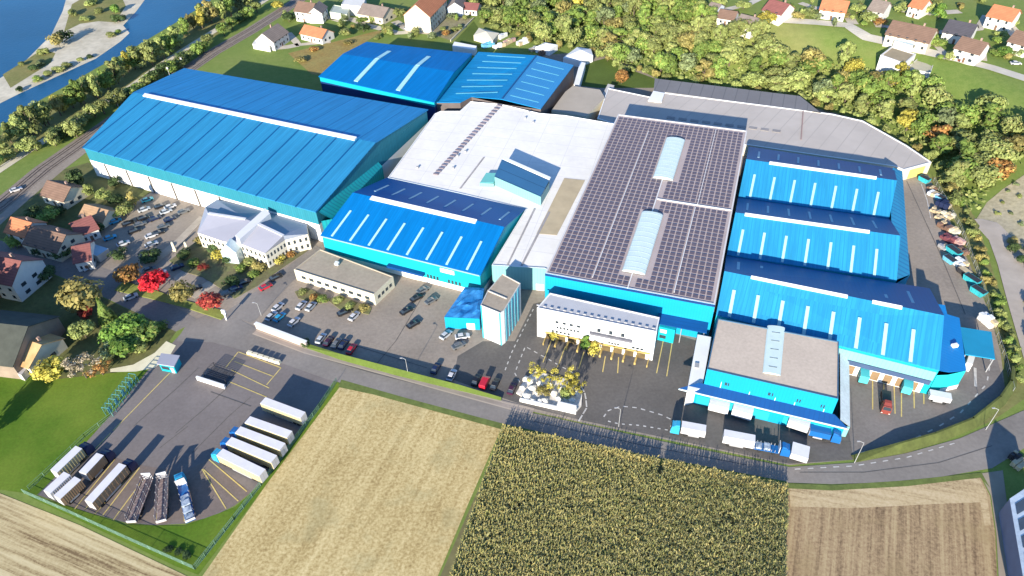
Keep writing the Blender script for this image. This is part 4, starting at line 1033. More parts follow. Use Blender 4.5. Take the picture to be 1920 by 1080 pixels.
for i, (x, y, h, r, col) in enumerate([(108, 78, 8, 6.5, 'ochre'), (122, 70, 8, 5.5, 'dark'), (62, 128, 3.5, 4, 'dark'), (75, 118, 3, 3.5, 'grey'), (90, 138, 3, 4, 'olive'), (110, 130, 3, 4, 'olive'), (125, 122, 2.5, 3.5, 'olive'), (150, 112, 2.2, 3, 'olive'), (168, 106, 2, 2.5, 'dark'), (70, 148, 3, 3.5, 'green'), (36, 168, 2.5, 2.5, 'dark'), (40, 120, 2.5, 3, 'olive'), (135, 25, 4, 4, 'olive'), (185, 20, 4, 5, 'olive'), (215, 18, 6, 5, 'bright'), (222, 35, 5, 4.5, 'dark'), (170, 5, 4, 5, 'lime'), (208, 65, 3, 3.5, 'olive'), (160, 35, 2.5, 4, 'lime'), (222, 60, 3, 3, 'green'), (82, 98, 4, 3.5, 'olive')]):
    tree(x, y, h, r, col, ('large ochre bush standing on the gravel island' if i == 0 else 'large dark bush beside the ochre one on the gravel island' if i == 1 else f'{dict(dark="dark green", grey="grey-green", olive="olive", green="mid green", bright="bright green", lime="pale green", ochre="ochre")[col]} bush growing on the gravel island in the river'), 'bush', 'bushes on the gravel island', i > 1, name='bush', cat='bush', cz=.35)

# garden and yard trees
T = [
 (146, 552, 12, 8.0, 'ochre', 'large golden-olive tree beside the shaded village street', 'round'),
 (162, 588, 4.5, 3.6, 'crimson', 'dark red shrub right under the large golden-olive tree', 'bush'),
 (152, 616, 6.5, 4.6, 'lime', 'pale green bushy tree below the dark red shrub', 'round'),
 (192, 578, 10, 3.2, 'green', 'slim pale green conifer right of the large golden-olive tree', 'conifer'),
 (212, 622, 7, 5.2, 'bright', 'leftmost bright green tree of the thicket by the cream path', 'round'),
 (243, 608, 8, 6, 'bright', 'tall rounded bright green tree at the top of the thicket', 'round'),
 (270, 622, 6.5, 5.5, 'green', 'mid green tree in the thicket next to the side road corner', 'round'),
 (300, 612, 3.5, 3, 'green', 'small green bush at the road end of the thicket', 'bush'),
 (232, 645, 7, 5.5, 'bright', 'bright green tree in the middle of the thicket', 'round'),
 (262, 650, 5.5, 4.5, 'olive', 'olive yellow bush at the thicket edge above the cream path', 'bush'),
 (205, 655, 5, 3.8, 'grey', 'grey-green shrub at the lower end of the thicket', 'bush'),
 (92, 690, 6.5, 5.4, 'yellow', 'round yellow-olive tree on the edge of the meadow', 'round'),
 (150, 688, 8, 6.2, 'bare', 'nearly bare pinkish tree on the edge of the meadow', 'sparse'),
 (186, 690, 5, 4.2, 'rust', 'small pinkish brown tree at the end of the cream path', 'sparse'),
 (236, 510, 8, 5.2, 'rust', 'reddish brown tree, first of the four autumn trees along the car park', 'round'),
 (287, 525, 8.5, 5.6, 'red', 'vivid bright red tree in the row along the car park', 'round'),
 (338, 546, 7.5, 4.8, 'ochre', 'orange-brown tree between the two red trees of the car park row', 'round'),
 (393, 563, 7, 4.8, 'crimson', 'dull red tree at the road end of the car park row', 'round'),
 (162, 353, 6, 3.4, 'lime', 'yellow-green garden tree behind the brown-roofed cottage', 'tall'),
 (192, 362, 6, 3.4, 'lime', 'round bright yellow-green tree near the warehouse wall', 'round'),
 (140, 330, 9, 4, 'dark', 'dark tree at the left corner of the white warehouse wall', 'round'),
 (213, 345, 5, 3.4, 'dark', 'dark bush below the white warehouse wall', 'bush'),
 (215, 372, 5, 4, 'dark', 'dark green tree behind the tan-roofed shed in the village', 'round'),
 (232, 388, 7, 3.8, 'olive', 'olive tree at the corner of the upper car park', 'round'),
 (246, 372, 7, 3.2, 'ochre', 'ochre tree between the upper car park and the warehouse', 'tall'),
 (86, 400, 6, 5, 'green', 'green garden tree between the brown cottage and the purple roof', 'round'),
 (62, 398, 6, 4.2, 'dark', 'dark garden tree behind the orange-roofed house', 'round'),
 (112, 398, 4, 3.5, 'dark', 'dark bush between the brown cottage and purple roofed house', 'bush'),
 (30, 455, 5, 4, 'green', 'green bush in front of the orange-roofed house by the railway lane', 'bush'),
 (112, 468, 5, 5, 'dark', 'wide dark green tree in front of the dark brown roof', 'round'),
 (75, 468, 4, 4, 'dark', 'dark bush left of the wide dark tree on the village street', 'bush'),
 (180, 432, 4, 3.5, 'dark', 'dark hedge bush right of the purple roofed house', 'bush'),
 (212, 402, 4, 3.6, 'green', 'green bush right of the tan-roofed village shed', 'bush'),
 (280, 478, 4, 4.5, 'dark', 'dark tree behind the vivid red tree', 'round'),
 (225, 478, 4, 4, 'dark', 'dark bush behind the reddish brown tree', 'bush'),
 (84, 512, 5, 4.2, 'dark', 'dark tree beside the white gabled house', 'round'),
 (345, 480, 3.5, 3.6, 'dark', 'dark clipped shrub in the car park bed', 'bush'),
 (362, 492, 3, 3.4, 'green', 'low green shrub in the car park bed', 'bush'),
 (380, 502, 2.2, 2.2, 'crimson', 'small dark red bush in the car park bed', 'bush'),
 (376, 452, 3, 2.8, 'ochre', 'ochre hedge shrub at the left end of the lavender-roofed office', 'bush'),
 (398, 468, 4, 3.4, 'dark', 'dark shrub against the lavender-roofed office wall', 'bush'),
 (412, 478, 4, 3, 'yellow', 'yellow shrub left of the glass porch', 'bush'),
 (424, 488, 3.4, 2.6, 'dark', 'dark round shrub in front of the glass porch', 'bush'),
 (470, 492, 3.6, 3.2, 'olive', 'olive shrub right of the glass porch', 'bush'),
 (490, 500, 3.4, 3.4, 'ochre', 'ochre shrub at the point of the lavender-roofed office', 'bush'),
 (452, 505, 3, 3, 'green', 'green shrub in the bed below the glass porch', 'bush'),
 (474, 515, 2.6, 3, 'green', 'green shrub at the edge of the side road bed', 'bush'),
 (522, 485, 3.2, 2.8, 'yellow', 'yellow shrub beside the white end wall of the office', 'bush'),
 (543, 478, 2.6, 2.4, 'rust', 'brown shrub at the top of the side road', 'bush'),
 (438, 528, 3.5, 4, 'dark', 'dark shrub by the parked cars left of the side road', 'bush'),
 (568, 549, 2.6, 2.2, 'olive', 'olive shrub at the left end of the tan office', 'bush'),
 (588, 556, 2.8, 2.2, 'rust', 'rust coloured shrub in front of the tan office', 'bush'),
 (604, 562, 2.4, 2.2, 'green', 'green shrub in front of the tan office', 'bush'),
 (632, 565, 2.4, 2.6, 'olive', 'first olive hedge shrub right of the rust coloured one', 'bush'),
 (655, 572, 2.4, 2.6, 'lime', 'yellow-green hedge shrub in front of the tan office', 'bush'),
 (684, 577, 3, 2.6, 'ochre', 'ochre hedge shrub at the right end of the tan office', 'bush'),
 (574, 646, 2.4, 2.2, 'dark', 'dark bush at the end of the grass bank', 'bush'),
 (1008, 702, 8, 3.4, 'yellow', 'leftmost yellow birch in the white rock garden', 'sparse'),
 (1035, 712, 9, 3.2, 'yellow', 'middle yellow birch in the white rock garden', 'sparse'),
 (1068, 708, 9, 3.4, 'yellow', 'tall yellow birch at the back of the rock garden', 'sparse'),
 (1078, 728, 6, 3.6, 'yellow', 'rightmost dense yellow birch in the rock garden', 'sparse'),
 (1058, 738, 4, 2.6, 'lime', 'small yellow-green shrub at the front of the rock garden', 'bush'),
 (1018, 735, 3, 2.4, 'ochre', 'low ochre shrub among the white rocks', 'bush'),
 (1038, 630, 4, 2.2, 'yellow', 'yellow shrub against the left part of the white front office', 'bush'),
 (1098, 642, 5.5, 2.4, 'bright', 'blue-green shrub in front of the white front office', 'tall'),
 (1113, 655, 4.5, 2.3, 'yellow', 'yellow shrub beside the blue-green one at the front office', 'bush'),
 (1166, 142, 7, 4.4, 'rust', 'reddish autumn tree on the factory lawn behind the grey roofs', 'round'),
 (1252, 122, 6, 2, 'dark', 'thin dark conifer at the edge of the wood above the slate shed', 'conifer'),
 (1438, 30, 9, 5.6, 'yellow', 'brilliant yellow tree at the top of the wood beside a grey-roofed house', 'round'),
 (540, 30, 6, 5, 'dark', 'dark tree left of the brown-roofed white house at the top', 'round'),
 (520, 8, 6, 4.5, 'yellow', 'yellow tree at the top beside the riverside railway', 'round'),
 (575, 68, 3, 3, 'dark', 'dark bush left of the orange cottage', 'bush'),
 (680, 48, 6, 5, 'dark', 'dark evergreen before the grey-brown house', 'round'),
 (650, 62, 5, 4.5, 'olive', 'olive bush left of the dark evergreen in the top village', 'bush'),
 (700, 18, 4, 4, 'green', 'green bush beside the grey-brown house', 'bush'),
 (750, 20, 7, 5, 'olive', 'olive tree left of the tall cream gabled house', 'round'),
 (780, 62, 5, 4, 'olive', 'olive shrub in front of the tall cream gabled house', 'bush'),
 (808, 68, 5, 4, 'grey', 'grey shrub in the garden right of the cream gabled house', 'bush'),
 (835, 62, 4, 4, 'rust', 'brown shrub in the garden next to the allotments', 'bush'),
 (850, 30, 4, 4, 'grey', 'grey bush in the allotments behind the cream gabled house', 'bush'),
 (590, 92, 3, 4, 'rust', 'rust scrub bush at the corner of the royal blue hall', 'bush'),
 (566, 112, 3, 4.5, 'ochre', 'ochre scrub bush between the two back halls', 'bush'),
 (650, 80, 2.5, 4, 'ochre', 'low ochre scrub behind the royal blue hall', 'bush'),
 (1745, 70, 6, 5, 'green', 'green tree between the brown L-shaped house and the small brown house', 'round'),
 (1765, 82, 4, 4.5, 'green', 'green bush left of the small brown house', 'bush'),
 (1720, 88, 3, 4, 'olive', 'olive garden shrub beside the hill lane', 'bush'),
 (1765, 18, 8, 5.5, 'bright', 'tall fresh green tree behind the slate-roofed house', 'tall'),
 (1740, 10, 7, 5, 'lime', 'light green tree at the top behind the brown L-shaped house', 'round'),
 (1868, 75, 4, 4, 'green', 'green shrub right of the small brown house', 'bush'),
 (1885, 95, 4, 4.5, 'bright', 'green hedge tree beside the hill lane at the far right', 'round'),
 (1870, 100, 3, 4, 'green', 'low hedge bush beside the hill lane', 'bush'),
 (1630, 30, 6, 5, 'lime', 'yellow-green garden tree left of the brown L-shaped house', 'round'),
 (1650, 42, 4, 4, 'rust', 'rust coloured bush at the left end of the brown L-shaped house', 'bush'),
 (1520, 22, 5, 5, 'lime', 'yellow-green garden tree below the orange roofs at the top', 'round'),
 (1500, 30, 4, 4.5, 'ochre', 'ochre garden bush beside the hill lane bend', 'bush'),
 (1580, 30, 4, 4.5, 'ochre', 'ochre bush by the hill lane junction', 'bush'),
 (1610, 12, 6, 5, 'lime', 'pale green tree right of the orange roofs', 'round'),
 (1690, 14, 5, 5, 'lime', 'pale green bush behind the brown L-shaped house', 'bush'),
 (1350, 2, 6, 5, 'lime', 'pale green tree in the top garden by the village lane', 'round'),
 (1395, 8, 5, 5, 'lime', 'yellow-green tree in the garden behind the grey-roofed house', 'round'),
 (1480, 15, 5, 4, 'green', 'green bush right of the purple roofed house at the top', 'bush'),
 (1790, 205, 7, 4.5, 'dark', 'dark conifer at the upper edge of the wood in the meadow', 'conifer'),
 (1700, 118, 4, 3, 'lime', 'yellow shrub on the terrace right of the white cube house', 'bush'),
]
random.seed(31)
for (x, y, h, r, col, lab, sty) in T:
    nm = {'conifer': 'conifer', 'bush': 'shrub'}.get(sty, 'broadleaf_tree')
    tree(x, y, h, r, col, lab, sty, name=nm, cat='shrub' if sty == 'bush' else 'tree', cz=.35 if sty == 'bush' else .58)
for i, (x, y, h) in enumerate([(-92, 602, 25), (-72, 668, 24), (-165, 765, 25), (-280, 730, 27), (-358, 739, 26), (-307, 664, 26), (-210, 640, 25), (-150, 560, 24), (-205, 700, 26), (-120, 715, 24), (-250, 600, 26), (-330, 610, 27), (-420, 690, 27), (-140, 640, 25)]):  # unseen trees, added and sized to throw shade over the village
    p = P(x, y, 0)
    tree(x, y, h, 12, 'green', 'unseen tall green tree added left of the barn to shade the village', 'round', 'unseen trees added to shade the village', True, name='unseen_shade_tree', world=(p.x, p.y, 0))
p = P(-45, 835, 0); tree(0, 0, 12, 5, 'green', 'round green tree just left of the picture on the meadow', world=(p.x, p.y, 0))
# garden planting of the two upper villages
HS = [(1715, 46, 48), (1700, 72, 26), (1807, 42, 36), (1830, 80, 32), (1685, 108, 42), (1730, 125, 24), (1889, 14, 34), (1925, 62, 26), (1568, 0, 30), (1463, 4, 26), (1407, 32, 24), (1367, 18, 22), (1654, 2, 22), (1730, -2, 20), (595, 52, 34), (506, 58, 30), (575, 8, 28), (594, 10, 14), (634, 16, 22), (662, 2, 26), (705, 12, 34), (798, 12, 44), (856, 0, 16), (886, 6, 20), (765, 52, 12)]
def free(x, y): return all(abs(x - a) > r + 4 or abs(y - b_) > r * .55 + 4 for a, b_, r in HS)
random.seed(17)
for reg, n, lab, grp in ((((1440, 1920), (-4, 60)), 60, 'garden bush among the houses above the hill lane', 'garden bushes of the hill village'), (((1740, 1920), (55, 112)), 22, 'garden bush below the slate-roofed and brown-roofed houses of the hill village', 'lower garden bushes of the hill village'), (((490, 880), (-2, 74)), 60, 'garden bush among the houses at the top left village', 'garden bushes of the top left village')):
    for _ in range(n):
        x, y = random.uniform(*reg[0]), random.uniform(*reg[1])
        if not free(x, y): continue
        if reg[0][0] == 1440 and y > 26 + (x - 1470) * .2: continue
        if reg[0][0] == 490 and (y < 52 - (x - 490) * .5 or y > 100 - (x - 490) * .09): continue
        c = random.choice(['lime', 'olive', 'ochre', 'green', 'lime', 'grey'])
        tree(x, y, random.uniform(2, 5.5), random.uniform(1.8, 4), c, {'lime': 'yellow-green ', 'olive': 'olive ', 'ochre': 'ochre ', 'green': 'green ', 'grey': 'grey-green '}[c] + lab, 'bush', grp, True, name='shrub', cat='shrub', cz=.3)
for i, (x, y) in enumerate(((318, 1028), (334, 1034), (352, 1042))): tree(x, y, 1.0, 1.6, 'dark', 'low dark shrub clump added to stand for a shadow on the truck yard lawn', 'bush', 'dark clumps standing for a shadow in the lawn corner', name='shrub', cat='shrub', cz=.3)  # dark clumps added in place of a shadow lying on the grass
# hedges on the east verge
random.seed(3)
hl = [(1802, 385), (1826, 440), (1848, 505), (1866, 560), (1884, 610), (1898, 660), (1912, 720)]
for i in range(26):
    x, y = along(hl, i / 26); col = random.choice(['olive', 'green', 'lime', 'ochre'])
    tree(x + random.uniform(-7, 5), y + random.uniform(-5, 5), random.uniform(1.8, 3.6), random.uniform(1.5, 2.4), col, f'{dict(olive="olive", green="green", lime="yellow-green", ochre="ochre")[col]} hedge shrub along the verge between the east yard and the hill path', 'bush', 'hedge shrubs on the east verge', True, name='shrub', cat='shrub', cz=.3)
random.seed(4)
for i in range(16):
    x, y = random.uniform(1880, 1935), random.uniform(450, 640)
    if x < 1890 + (y - 450) * .3: x += 45
    tree(x, y, random.uniform(2, 4), random.uniform(2, 3), random.choice(['olive', 'ochre', 'dark']), 'scrub bush on the slope right of the hill path', 'bush', 'scrub on the right slope', True, name='shrub', cat='shrub', cz=.3)
for (x, y) in ((1880, 380), (1895, 400), (1905, 345), (1915, 420), (1870, 400), (1890, 358), (1912, 368)):
    tree(x, y, 1.2, 1.3, random.choice(['grey', 'olive']), 'low tuft growing on the pale sandy slope', 'bush', 'tufts on the sandy slope', True, name='shrub', cat='shrub', cz=.3)

# ------------------------------------------------------------------ maize
from mathutils import noise as mnoise
def noise_gap(p): return mnoise.noise(Vector((p.x * .22, p.y * .22, 3))) > .52 and random.random() < .6
def maize():
    random.seed(2)
    poly = [P(*p, 2.4).xy for p in ((943, 797), (1478, 906), (1474, 1180), (780, 1180))]
    A0, B0 = P(943, 797, 2.4).xy, P(1478, 906, 2.4).xy; d = (B0 - A0).normalized(); n = Vector((d.y, -d.x))
    notch = P(1240, 862, 1.0).xy
    b = MB(); s = 0
    L = (B0 - A0).length
    while s < L + 8:
        q = -8
        while q < 62:
            p = A0 + d * (s + random.gauss(0, .12)) + n * (q + random.gauss(0, .15)); q += .46
            if not inside(p, poly): continue
            rel = p - notch
            if abs(rel.dot(d)) < .7 and -6 < rel.dot(n) < 5: continue
            if random.random() < .03: continue
            if noise_gap(p): continue
            edge = (p - A0).dot(n) < 2.5
            h = random.uniform(2.0, 2.75) * (1 + .12 * mnoise.noise(Vector((p.x * .15, p.y * .15, 0)))); base_t = random.random() * .5 + (.45 if edge else 0)
            a0 = random.uniform(0, 6.28)
            for k in range(8):
                a = a0 + k * .8 + random.gauss(0, .2); z = h * random.uniform(.35, .92); l = random.uniform(.45, .8); w = random.uniform(.09, .17)
                u = Vector((math.cos(a), math.sin(a), 0)); v = Vector((-u.y, u.x, 0)) * w; c = Vector((p.x, p.y, z))
                e = c + u * l + Vector((0, 0, random.uniform(-.25, .45)))
                b.face([c - v, e - v * .4, e + v * .4, c + v], tint=min(1, base_t + random.random() * .5))
            c = Vector((p.x, p.y, 0)); v = Vector((.06, .03, 0))
            b.face([c - v, c + v, c + v + Vector((0, 0, h)), c - v + Vector((0, 0, h))], tint=.3)
            t = Vector((p.x, p.y, h)); v = Vector((.12, .1, 0))
            b.face([t - v, t + v, t + v * .6 + Vector((.05, 0, .35)), t - v * .6 + Vector((.05, 0, .35))], tint=.95)
        s += .66
    m, nt, bs = newmat('maize_leaf')
    at = nd(nt, 'ShaderNodeAttribute', attribute_name='tint')
    c = ramp(nt, at.outputs['Fac'], [(0, (.16, .18, .05)), (.35, (.27, .27, .095)), (.65, (.36, .32, .145)), (.85, (.45, .37, .13)), (1, (.5, .4, .14))])
    c = mixc(nt, math_(nt, 'MULTIPLY', ramp(nt, noise(nt, .07, 4), [(.45, (0, 0, 0)), (.7, (1, 1, 1))]), .35), c, (.21, .20, .075))
    nt.links.new(c, bs.inputs['Base Color']); bs.inputs['Roughness'].default_value = .7; bs.inputs['Specular IOR Level'].default_value = .2
    o = b.build('maize_crop', m, kind='stuff', tint=True)
    tag(o, 'tall ripening maize with yellowing edge standing in the dark field', 'crop')
maize()

# ------------------------------------------------------------------ houses
def house(label, ra, rb, W, he, hr, wall, roof, name='house', win=True, chimney=True, cat='house', over=.5, rows=None, flat=False):
    A, B = PT(*ra, hr), PT(*rb, hr)
    z0 = hill((A.x + B.x) / 2, (A.y + B.y) / 2)
    A.z = B.z = 0; d = (B - A).normalized(); n = Vector((d.y, -d.x, 0)); L = (B - A).length
    if n.y > 0: n = -n                       # n points to the camera side
    c = (A + B) / 2
    t = thing(name, label, cat, (c.x, c.y, z0))
    W2 = W / 2; up = Vector((0, 0, 1))
    q = [A + n * W2, B + n * W2, B - n * W2, A - n * W2]
    zb = z0 - 1.5 if z0 > .5 else z0
    b = MB(); b.walls([v.xy for v in q], zb, z0 + he)
    b.face([lift(q[3], z0 + he), lift(q[0], z0 + he), lift(A, z0 + hr)]); b.face([lift(q[1], z0 + he), lift(q[2], z0 + he), lift(B, z0 + hr)])
    b.build('wall', wall, t)
    s = (hr - he) / W2; o = over; A2, B2 = A - d * o, B + d * o
    e = [A2 + n * (W2 + o), B2 + n * (W2 + o), B2 - n * (W2 + o), A2 - n * (W2 + o)]
    ze = z0 + he - s * o + .08; zr = z0 + hr + .08; th = Vector((0, 0, .22))
    b = MB()
    for a, bb, rr, rl in ((e[0], e[1], B2, A2), (e[2], e[3], A2, B2)):
        Q = [lift(a, ze), lift(bb, ze), lift(rr, zr), lift(rl, zr)]
        b.face(Q); b.face([p - th for p in Q[::-1]]); 
        for i in (0, 1, 3): b.face([Q[i] - th, Q[(i + 1) % 4] - th, Q[(i + 1) % 4], Q[i]])
    r = b.build('roof', roof, t)
    if chimney:
        b = MB(); p = A.lerp(B, .7) - n * W * .12; b.box((p.x, p.y, z0 + hr - 1.2), (.7, .7, 2.0), math.atan2(d.y, d.x)); b.build('chimney', M('chimney_brick', (.30, .2, .16), .1), r)
    if win:
        rows = rows or ([1.0] if he < 4.4 else [1.0, 3.7])
        k = max(2, int(L / 3.4))
        for zz in rows:
            for i in range(k): wallbox(t, 'window', q[0], q[1], z0 + zz, z0 + zz + 1.25, (i + .36) / k, (i + .64) / k, glassm, .05)
        side = (q[1], q[2]) if (c.x < 0) else (q[3], q[0])
        for zz in rows:
            for i in range(2): wallbox(t, 'window', side[0], side[1], z0 + zz, z0 + zz + 1.25, .2 + i * .35, .34 + i * .35, glassm, .05)
        wallbox(t, 'door', q[0], q[1], z0, z0 + 2.1, .46, .46 + 1.0 / L, M('door_brown', (.14, .08, .05), .2), .06)
    return t

wallw = M('render_white', (.58, .56, .52), .06, .4, .85); wallc = M('render_cream', (.54, .49, .38), .06, .4, .85)
wallp = M('render_pale_blue', (.5, .55, .6), .06, .4, .85)
house('brown-roofed cottage with cream walls beside the riverside railway', (90, 338), (132, 350), 10, 4, 7.2, wallc, tile_br)
house('house with bright orange tiled roof and white gable next to the railway lane', (22, 407), (58, 417), 9, 5.6, 8.6, wallw, tile_or)
house('dark brown roofed house in shade right of the orange-roofed house', (60, 424), (122, 440), 11, 4.6, 8, wallc, tile_br)
house('purple-red roofed house with white gable in the middle of the left village', (132, 418), (168, 404), 9.5, 4, 7, wallw, tile_rd)
house('small shed with tan brown roof near the upper car park', (160, 383), (202, 394), 8, 3, 5.4, wallc, M('tan_tiles', (.30, .19, .11), .15, .4, .85, stripes=[('v', .9, .2, (.24, .15, .09))]), name='shed', win=False, chimney=False, cat='shed')
house('dull dark red roofed house behind the blue carport', (136, 462), (166, 456), 11, 4.2, 7, wallw, tile_rd, chimney=False)
house('big white gabled house with dark red roof at the left edge', (-40, 474), (38, 489), 13, 7.5, 12, wallw, tile_rd, rows=[1.2, 4.2])
house('large dark green-brown roofed barn in shade at the left edge', (-60, 600), (50, 612), 20, 6, 11.5, M('barn_wall', (.22, .17, .13), .2), M('dark_barn_tiles', (.055, .06, .05), .2, .3, .9), name='barn', win=False, chimney=False, cat='barn')
house('house with sunlit orange and yellow roof in front of the dark barn', (40, 634), (76, 646), 12, 4, 7.2, wallc, M('yellow_orange_tiles', (.46, .24, .10), .2, .25, .85, col2=(.46, .33, .16)))
block('shed', 'little pale grey flat-roofed shed at the meadow edge below the barn', 'shed', [(12, 692), (40, 703), (56, 683), (33, 674)], 2.6, M('pale_grey_sheet', (.40, .37, .36), .08), concm, parapet=0)
block('carport', 'pale blue flat-roofed carport in the left village', 'carport', [(157, 472), (182, 480), (203, 466), (178, 458)], 2.8, M('pale_blue_sheet', (.30, .42, .52), .08), concm, parapet=0)

house('grey-brown roofed house with white gable front between railway and back halls', (492, 62), (520, 44), 11, 5, 9, wallw, tile_gr)
block('shed', 'low white garage in front of the grey-brown roofed gable house', 'garage', [(473, 82), (505, 88), (510, 80), (478, 75)], 2.8, wallw, wallw, parapet=0)
house('low orange-roofed cottage with white front below the top edge', (572, 46), (612, 55), 9.5, 3.6, 6.6, wallw, tile_or)
house('brown-roofed tall white house at the top left village', (560, 2), (590, 6), 11, 6, 9.5, wallw, tile_br)
house('narrow white gabled wing right of the brown-roofed tall house', (588, 14), (598, 2), 8, 6, 9, wallw, tile_gr, chimney=False)
block('house', 'pale green flat-roofed house at the top beside the white gabled wing', 'house', [(618, 22), (650, 27), (656, 14), (626, 9)], 4, M('green_grey_roof', (.34, .38, .33), .08), M('pale_green_wall', (.46, .5, .4), .06), parapet=.3)
block('house', 'white flat-roofed house cut by the top edge', 'house', [(640, 8), (680, 12), (686, -4), (648, -8)], 6, wallw, wallw, parapet=.3)
house('grey-brown hipped house with cream front right of the white flat-roofed one', (682, 6), (728, 14), 13, 4.2, 7.6, wallc, tile_gr)
house('tall cream gabled house with orange roof left of the allotments', (779, 8), (812, -24), 15, 9, 15, wallc, tile_or, rows=[1.2, 4.2, 7])
house('pale blue gabled house at the top right of the tall cream house', (852, 4), (858, -14), 9, 5, 8, wallp, tile_gr)
house('white bungalow at the top next to the wood', (872, 4), (898, 6), 9, 3.4, 5.6, wallw, tile_rd, chimney=False)

house('long brown-roofed house above the hill lane', (1676, 38), (1756, 54), 14, 4.5, 8.5, wallc, tile_br)
block('conservatory', 'white glazed conservatory on the front of the long brown-roofed house', 'conservatory', [(1677, 76), (1712, 86), (1722, 66), (1686, 58)], 3.6, M('white_glazing', (.50, .57, .57), .06), wallw, parapet=0, ter=True)
house('dark slate-roofed white house between the long brown one and the orange one', (1782, 36), (1832, 46), 14, 4.5, 8, wallw, tile_dk)
house('small house with reddish brown roof and white walls right of the green bushes', (1806, 68), (1852, 80), 11, 5.2, 8.6, wallw, tile_br)
block('house', 'white cube-shaped house with brown gravel flat roof on the meadow', 'house', [(1651, 103), (1697, 119), (1718, 101), (1672, 87)], 6.0, M('moss_gravel', (.30, .24, .15), .12), wallw, parapet=.9, ter=True)
block('terrace', 'pale terrace with low white wall right of the cube-shaped house', 'terrace', [(1700, 128), (1745, 136), (1752, 116), (1722, 108)], 1.2, M('terrace_paving', (.40, .37, .26), .1), wallw, parapet=.3, ter=True)
house('orange-roofed white house in the top right corner', (1866, 8), (1912, 18), 13, 5.5, 9, wallw, tile_or)
house('white house with brown roof cut by the right edge', (1908, 56), (1945, 66), 11, 5.2, 8.6, wallw, tile_br)
house('orange-roofed white house cut by the top edge above the hill lane', (1545, -4), (1592, 2), 12, 4.5, 8, wallw, tile_or)
house('purple-brown roofed house at the top beside the brilliant yellow tree', (1446, -2), (1480, 8), 12, 4.5, 8, wallw, tile_rd)
house('grey-roofed white house half hidden in the wood left of the brilliant yellow tree', (1392, 24), (1422, 36), 11, 4, 7, wallw, tile_gr)
house('brown-roofed bungalow at the top end of the village lane', (1352, 16), (1382, 22), 9, 3.4, 6, wallw, tile_br, chimney=False)
house('pale mint garden house at the top end of the wood', (1335, 4), (1352, 8), 8, 3, 5, wallp, tile_gr, chimney=False)
house('white house at the top between orange roofs and long brown house', (1640, -2), (1668, 4), 11, 5, 8.4, wallw, tile_gr)
house('white house at the top edge left of the tall fresh green tree', (1718, -6), (1742, 0), 10, 5, 8, wallw, tile_or)

# ------------------------------------------------------------------ vehicles
wb = MB(); wb.tube((0, -.11, 0), (0, .11, 0), .33, .33, 10); WHEEL = wb.mesh('wheel', [tyre])
wb = MB(); wb.tube((0, -.15, 0), (0, .15, 0), .5, .5, 12); BWHEEL = wb.mesh('truck_wheel', [tyre])
PAINT = {}
def paint(nm, c, rough=.3):
    if nm not in PAINT: PAINT[nm] = M('paint_' + nm, c, .03, .5, rough, spec=.5)
    return PAINT[nm]
paint('white', (.50, .485, .49)); paint('silver', (.42, .44, .46)); paint('black', (.012, .012, .015)); paint('navy', (.012, .02, .06)); paint('red', (.42, .015, .03)); paint('plum', (.05, .012, .03)); paint('grey', (.12, .125, .13)); paint('blue', (.01, .10, .30)); paint('skyblue', (.03, .28, .46)); paint('teal', (.07, .44, .45)); paint('cream', (.46, .39, .22)); paint('brownred', (.18, .04, .03))

def car_body(van=False):
    def sect(x, w, z0, z1): return [(x, -w, z0), (x, w, z0), (x, w, z1), (x, -w, z1)]
    b = MB()
    if van: S_ = [sect(-2.3, .85, .35, 1.9), sect(-2.2, .92, .28, 2.0), sect(.9, .92, .28, 2.0), sect(1.5, .9, .28, 1.25), sect(2.35, .82, .3, .9)]
    else: S_ = [sect(-2.2, .75, .42, .82), sect(-2.05, .86, .28, .92), sect(-.6, .89, .25, .93), sect(.9, .89, .25, .92), sect(1.9, .85, .28, .78), sect(2.2, .72, .38, .66)]
    for i in range(len(S_) - 1):
        for k in range(4): b.face([S_[i][k], S_[i + 1][k], S_[i + 1][(k + 1) % 4], S_[i][(k + 1) % 4]])
    b.face(S_[0]); b.face(S_[-1])
    if not van:                                                  # roof panel and pillars
        b.hexa([(-1.25, -.6, 1.38), (.25, -.6, 1.38), (.25, .6, 1.38), (-1.25, .6, 1.38)], [(-1.2, -.57, 1.45), (.2, -.57, 1.45), (.2, .57, 1.45), (-1.2, .57, 1.45)])
    return b.mesh('car_body', [PAINT['white']])
def car_glass(van=False):
    b = MB()
    if van: b.hexa([(.92, -.86, 1.3), (1.5, -.84, 1.27), (1.5, .84, 1.27), (.92, .86, 1.3)], [(.92, -.8, 1.97), (1.0, -.8, 1.9), (1.0, .8, 1.9), (.92, .8, 1.97)])
    else: b.hexa([(-1.85, -.82, .93), (1.1, -.82, .92), (1.1, .82, .92), (-1.85, .82, .93)], [(-1.25, -.62, 1.38), (.25, -.62, 1.38), (.25, .62, 1.38), (-1.25, .62, 1.38)])
    return b.mesh('car_glass', [glassm])
CB, CG, VB, VG = car_body(), car_glass(), car_body(True), car_glass(True)
lb = MB(); lb.box((0, 0, 0), (.08, .35, .16)); LAMP = lb.mesh('headlight', [M('lamp_glass', (.7, .7, .65), .05, .5, .2)])
def car(px, py, az, col, label, van=False, group='cars parked on the factory site'):
    p = PT(px, py, .7); p.z = hill(p.x, p.y) + .06
    t = thing('van' if van else 'parked_car', label, 'van' if van else 'car', p, group, R(90 - az))
    o = ob('body', VB if van else CB, t); setmat(o, 0, PAINT[col])
    ob('window', VG if van else CG, t)
    for x in (-1.4, 1.4):
        for y in (-.78, .78): ob('wheel', WHEEL, t, (x, y, .33))
    for y in (-.6, .6): ob('headlight', LAMP, t, (2.3 if van else 2.12, y, .62 if van else .5))
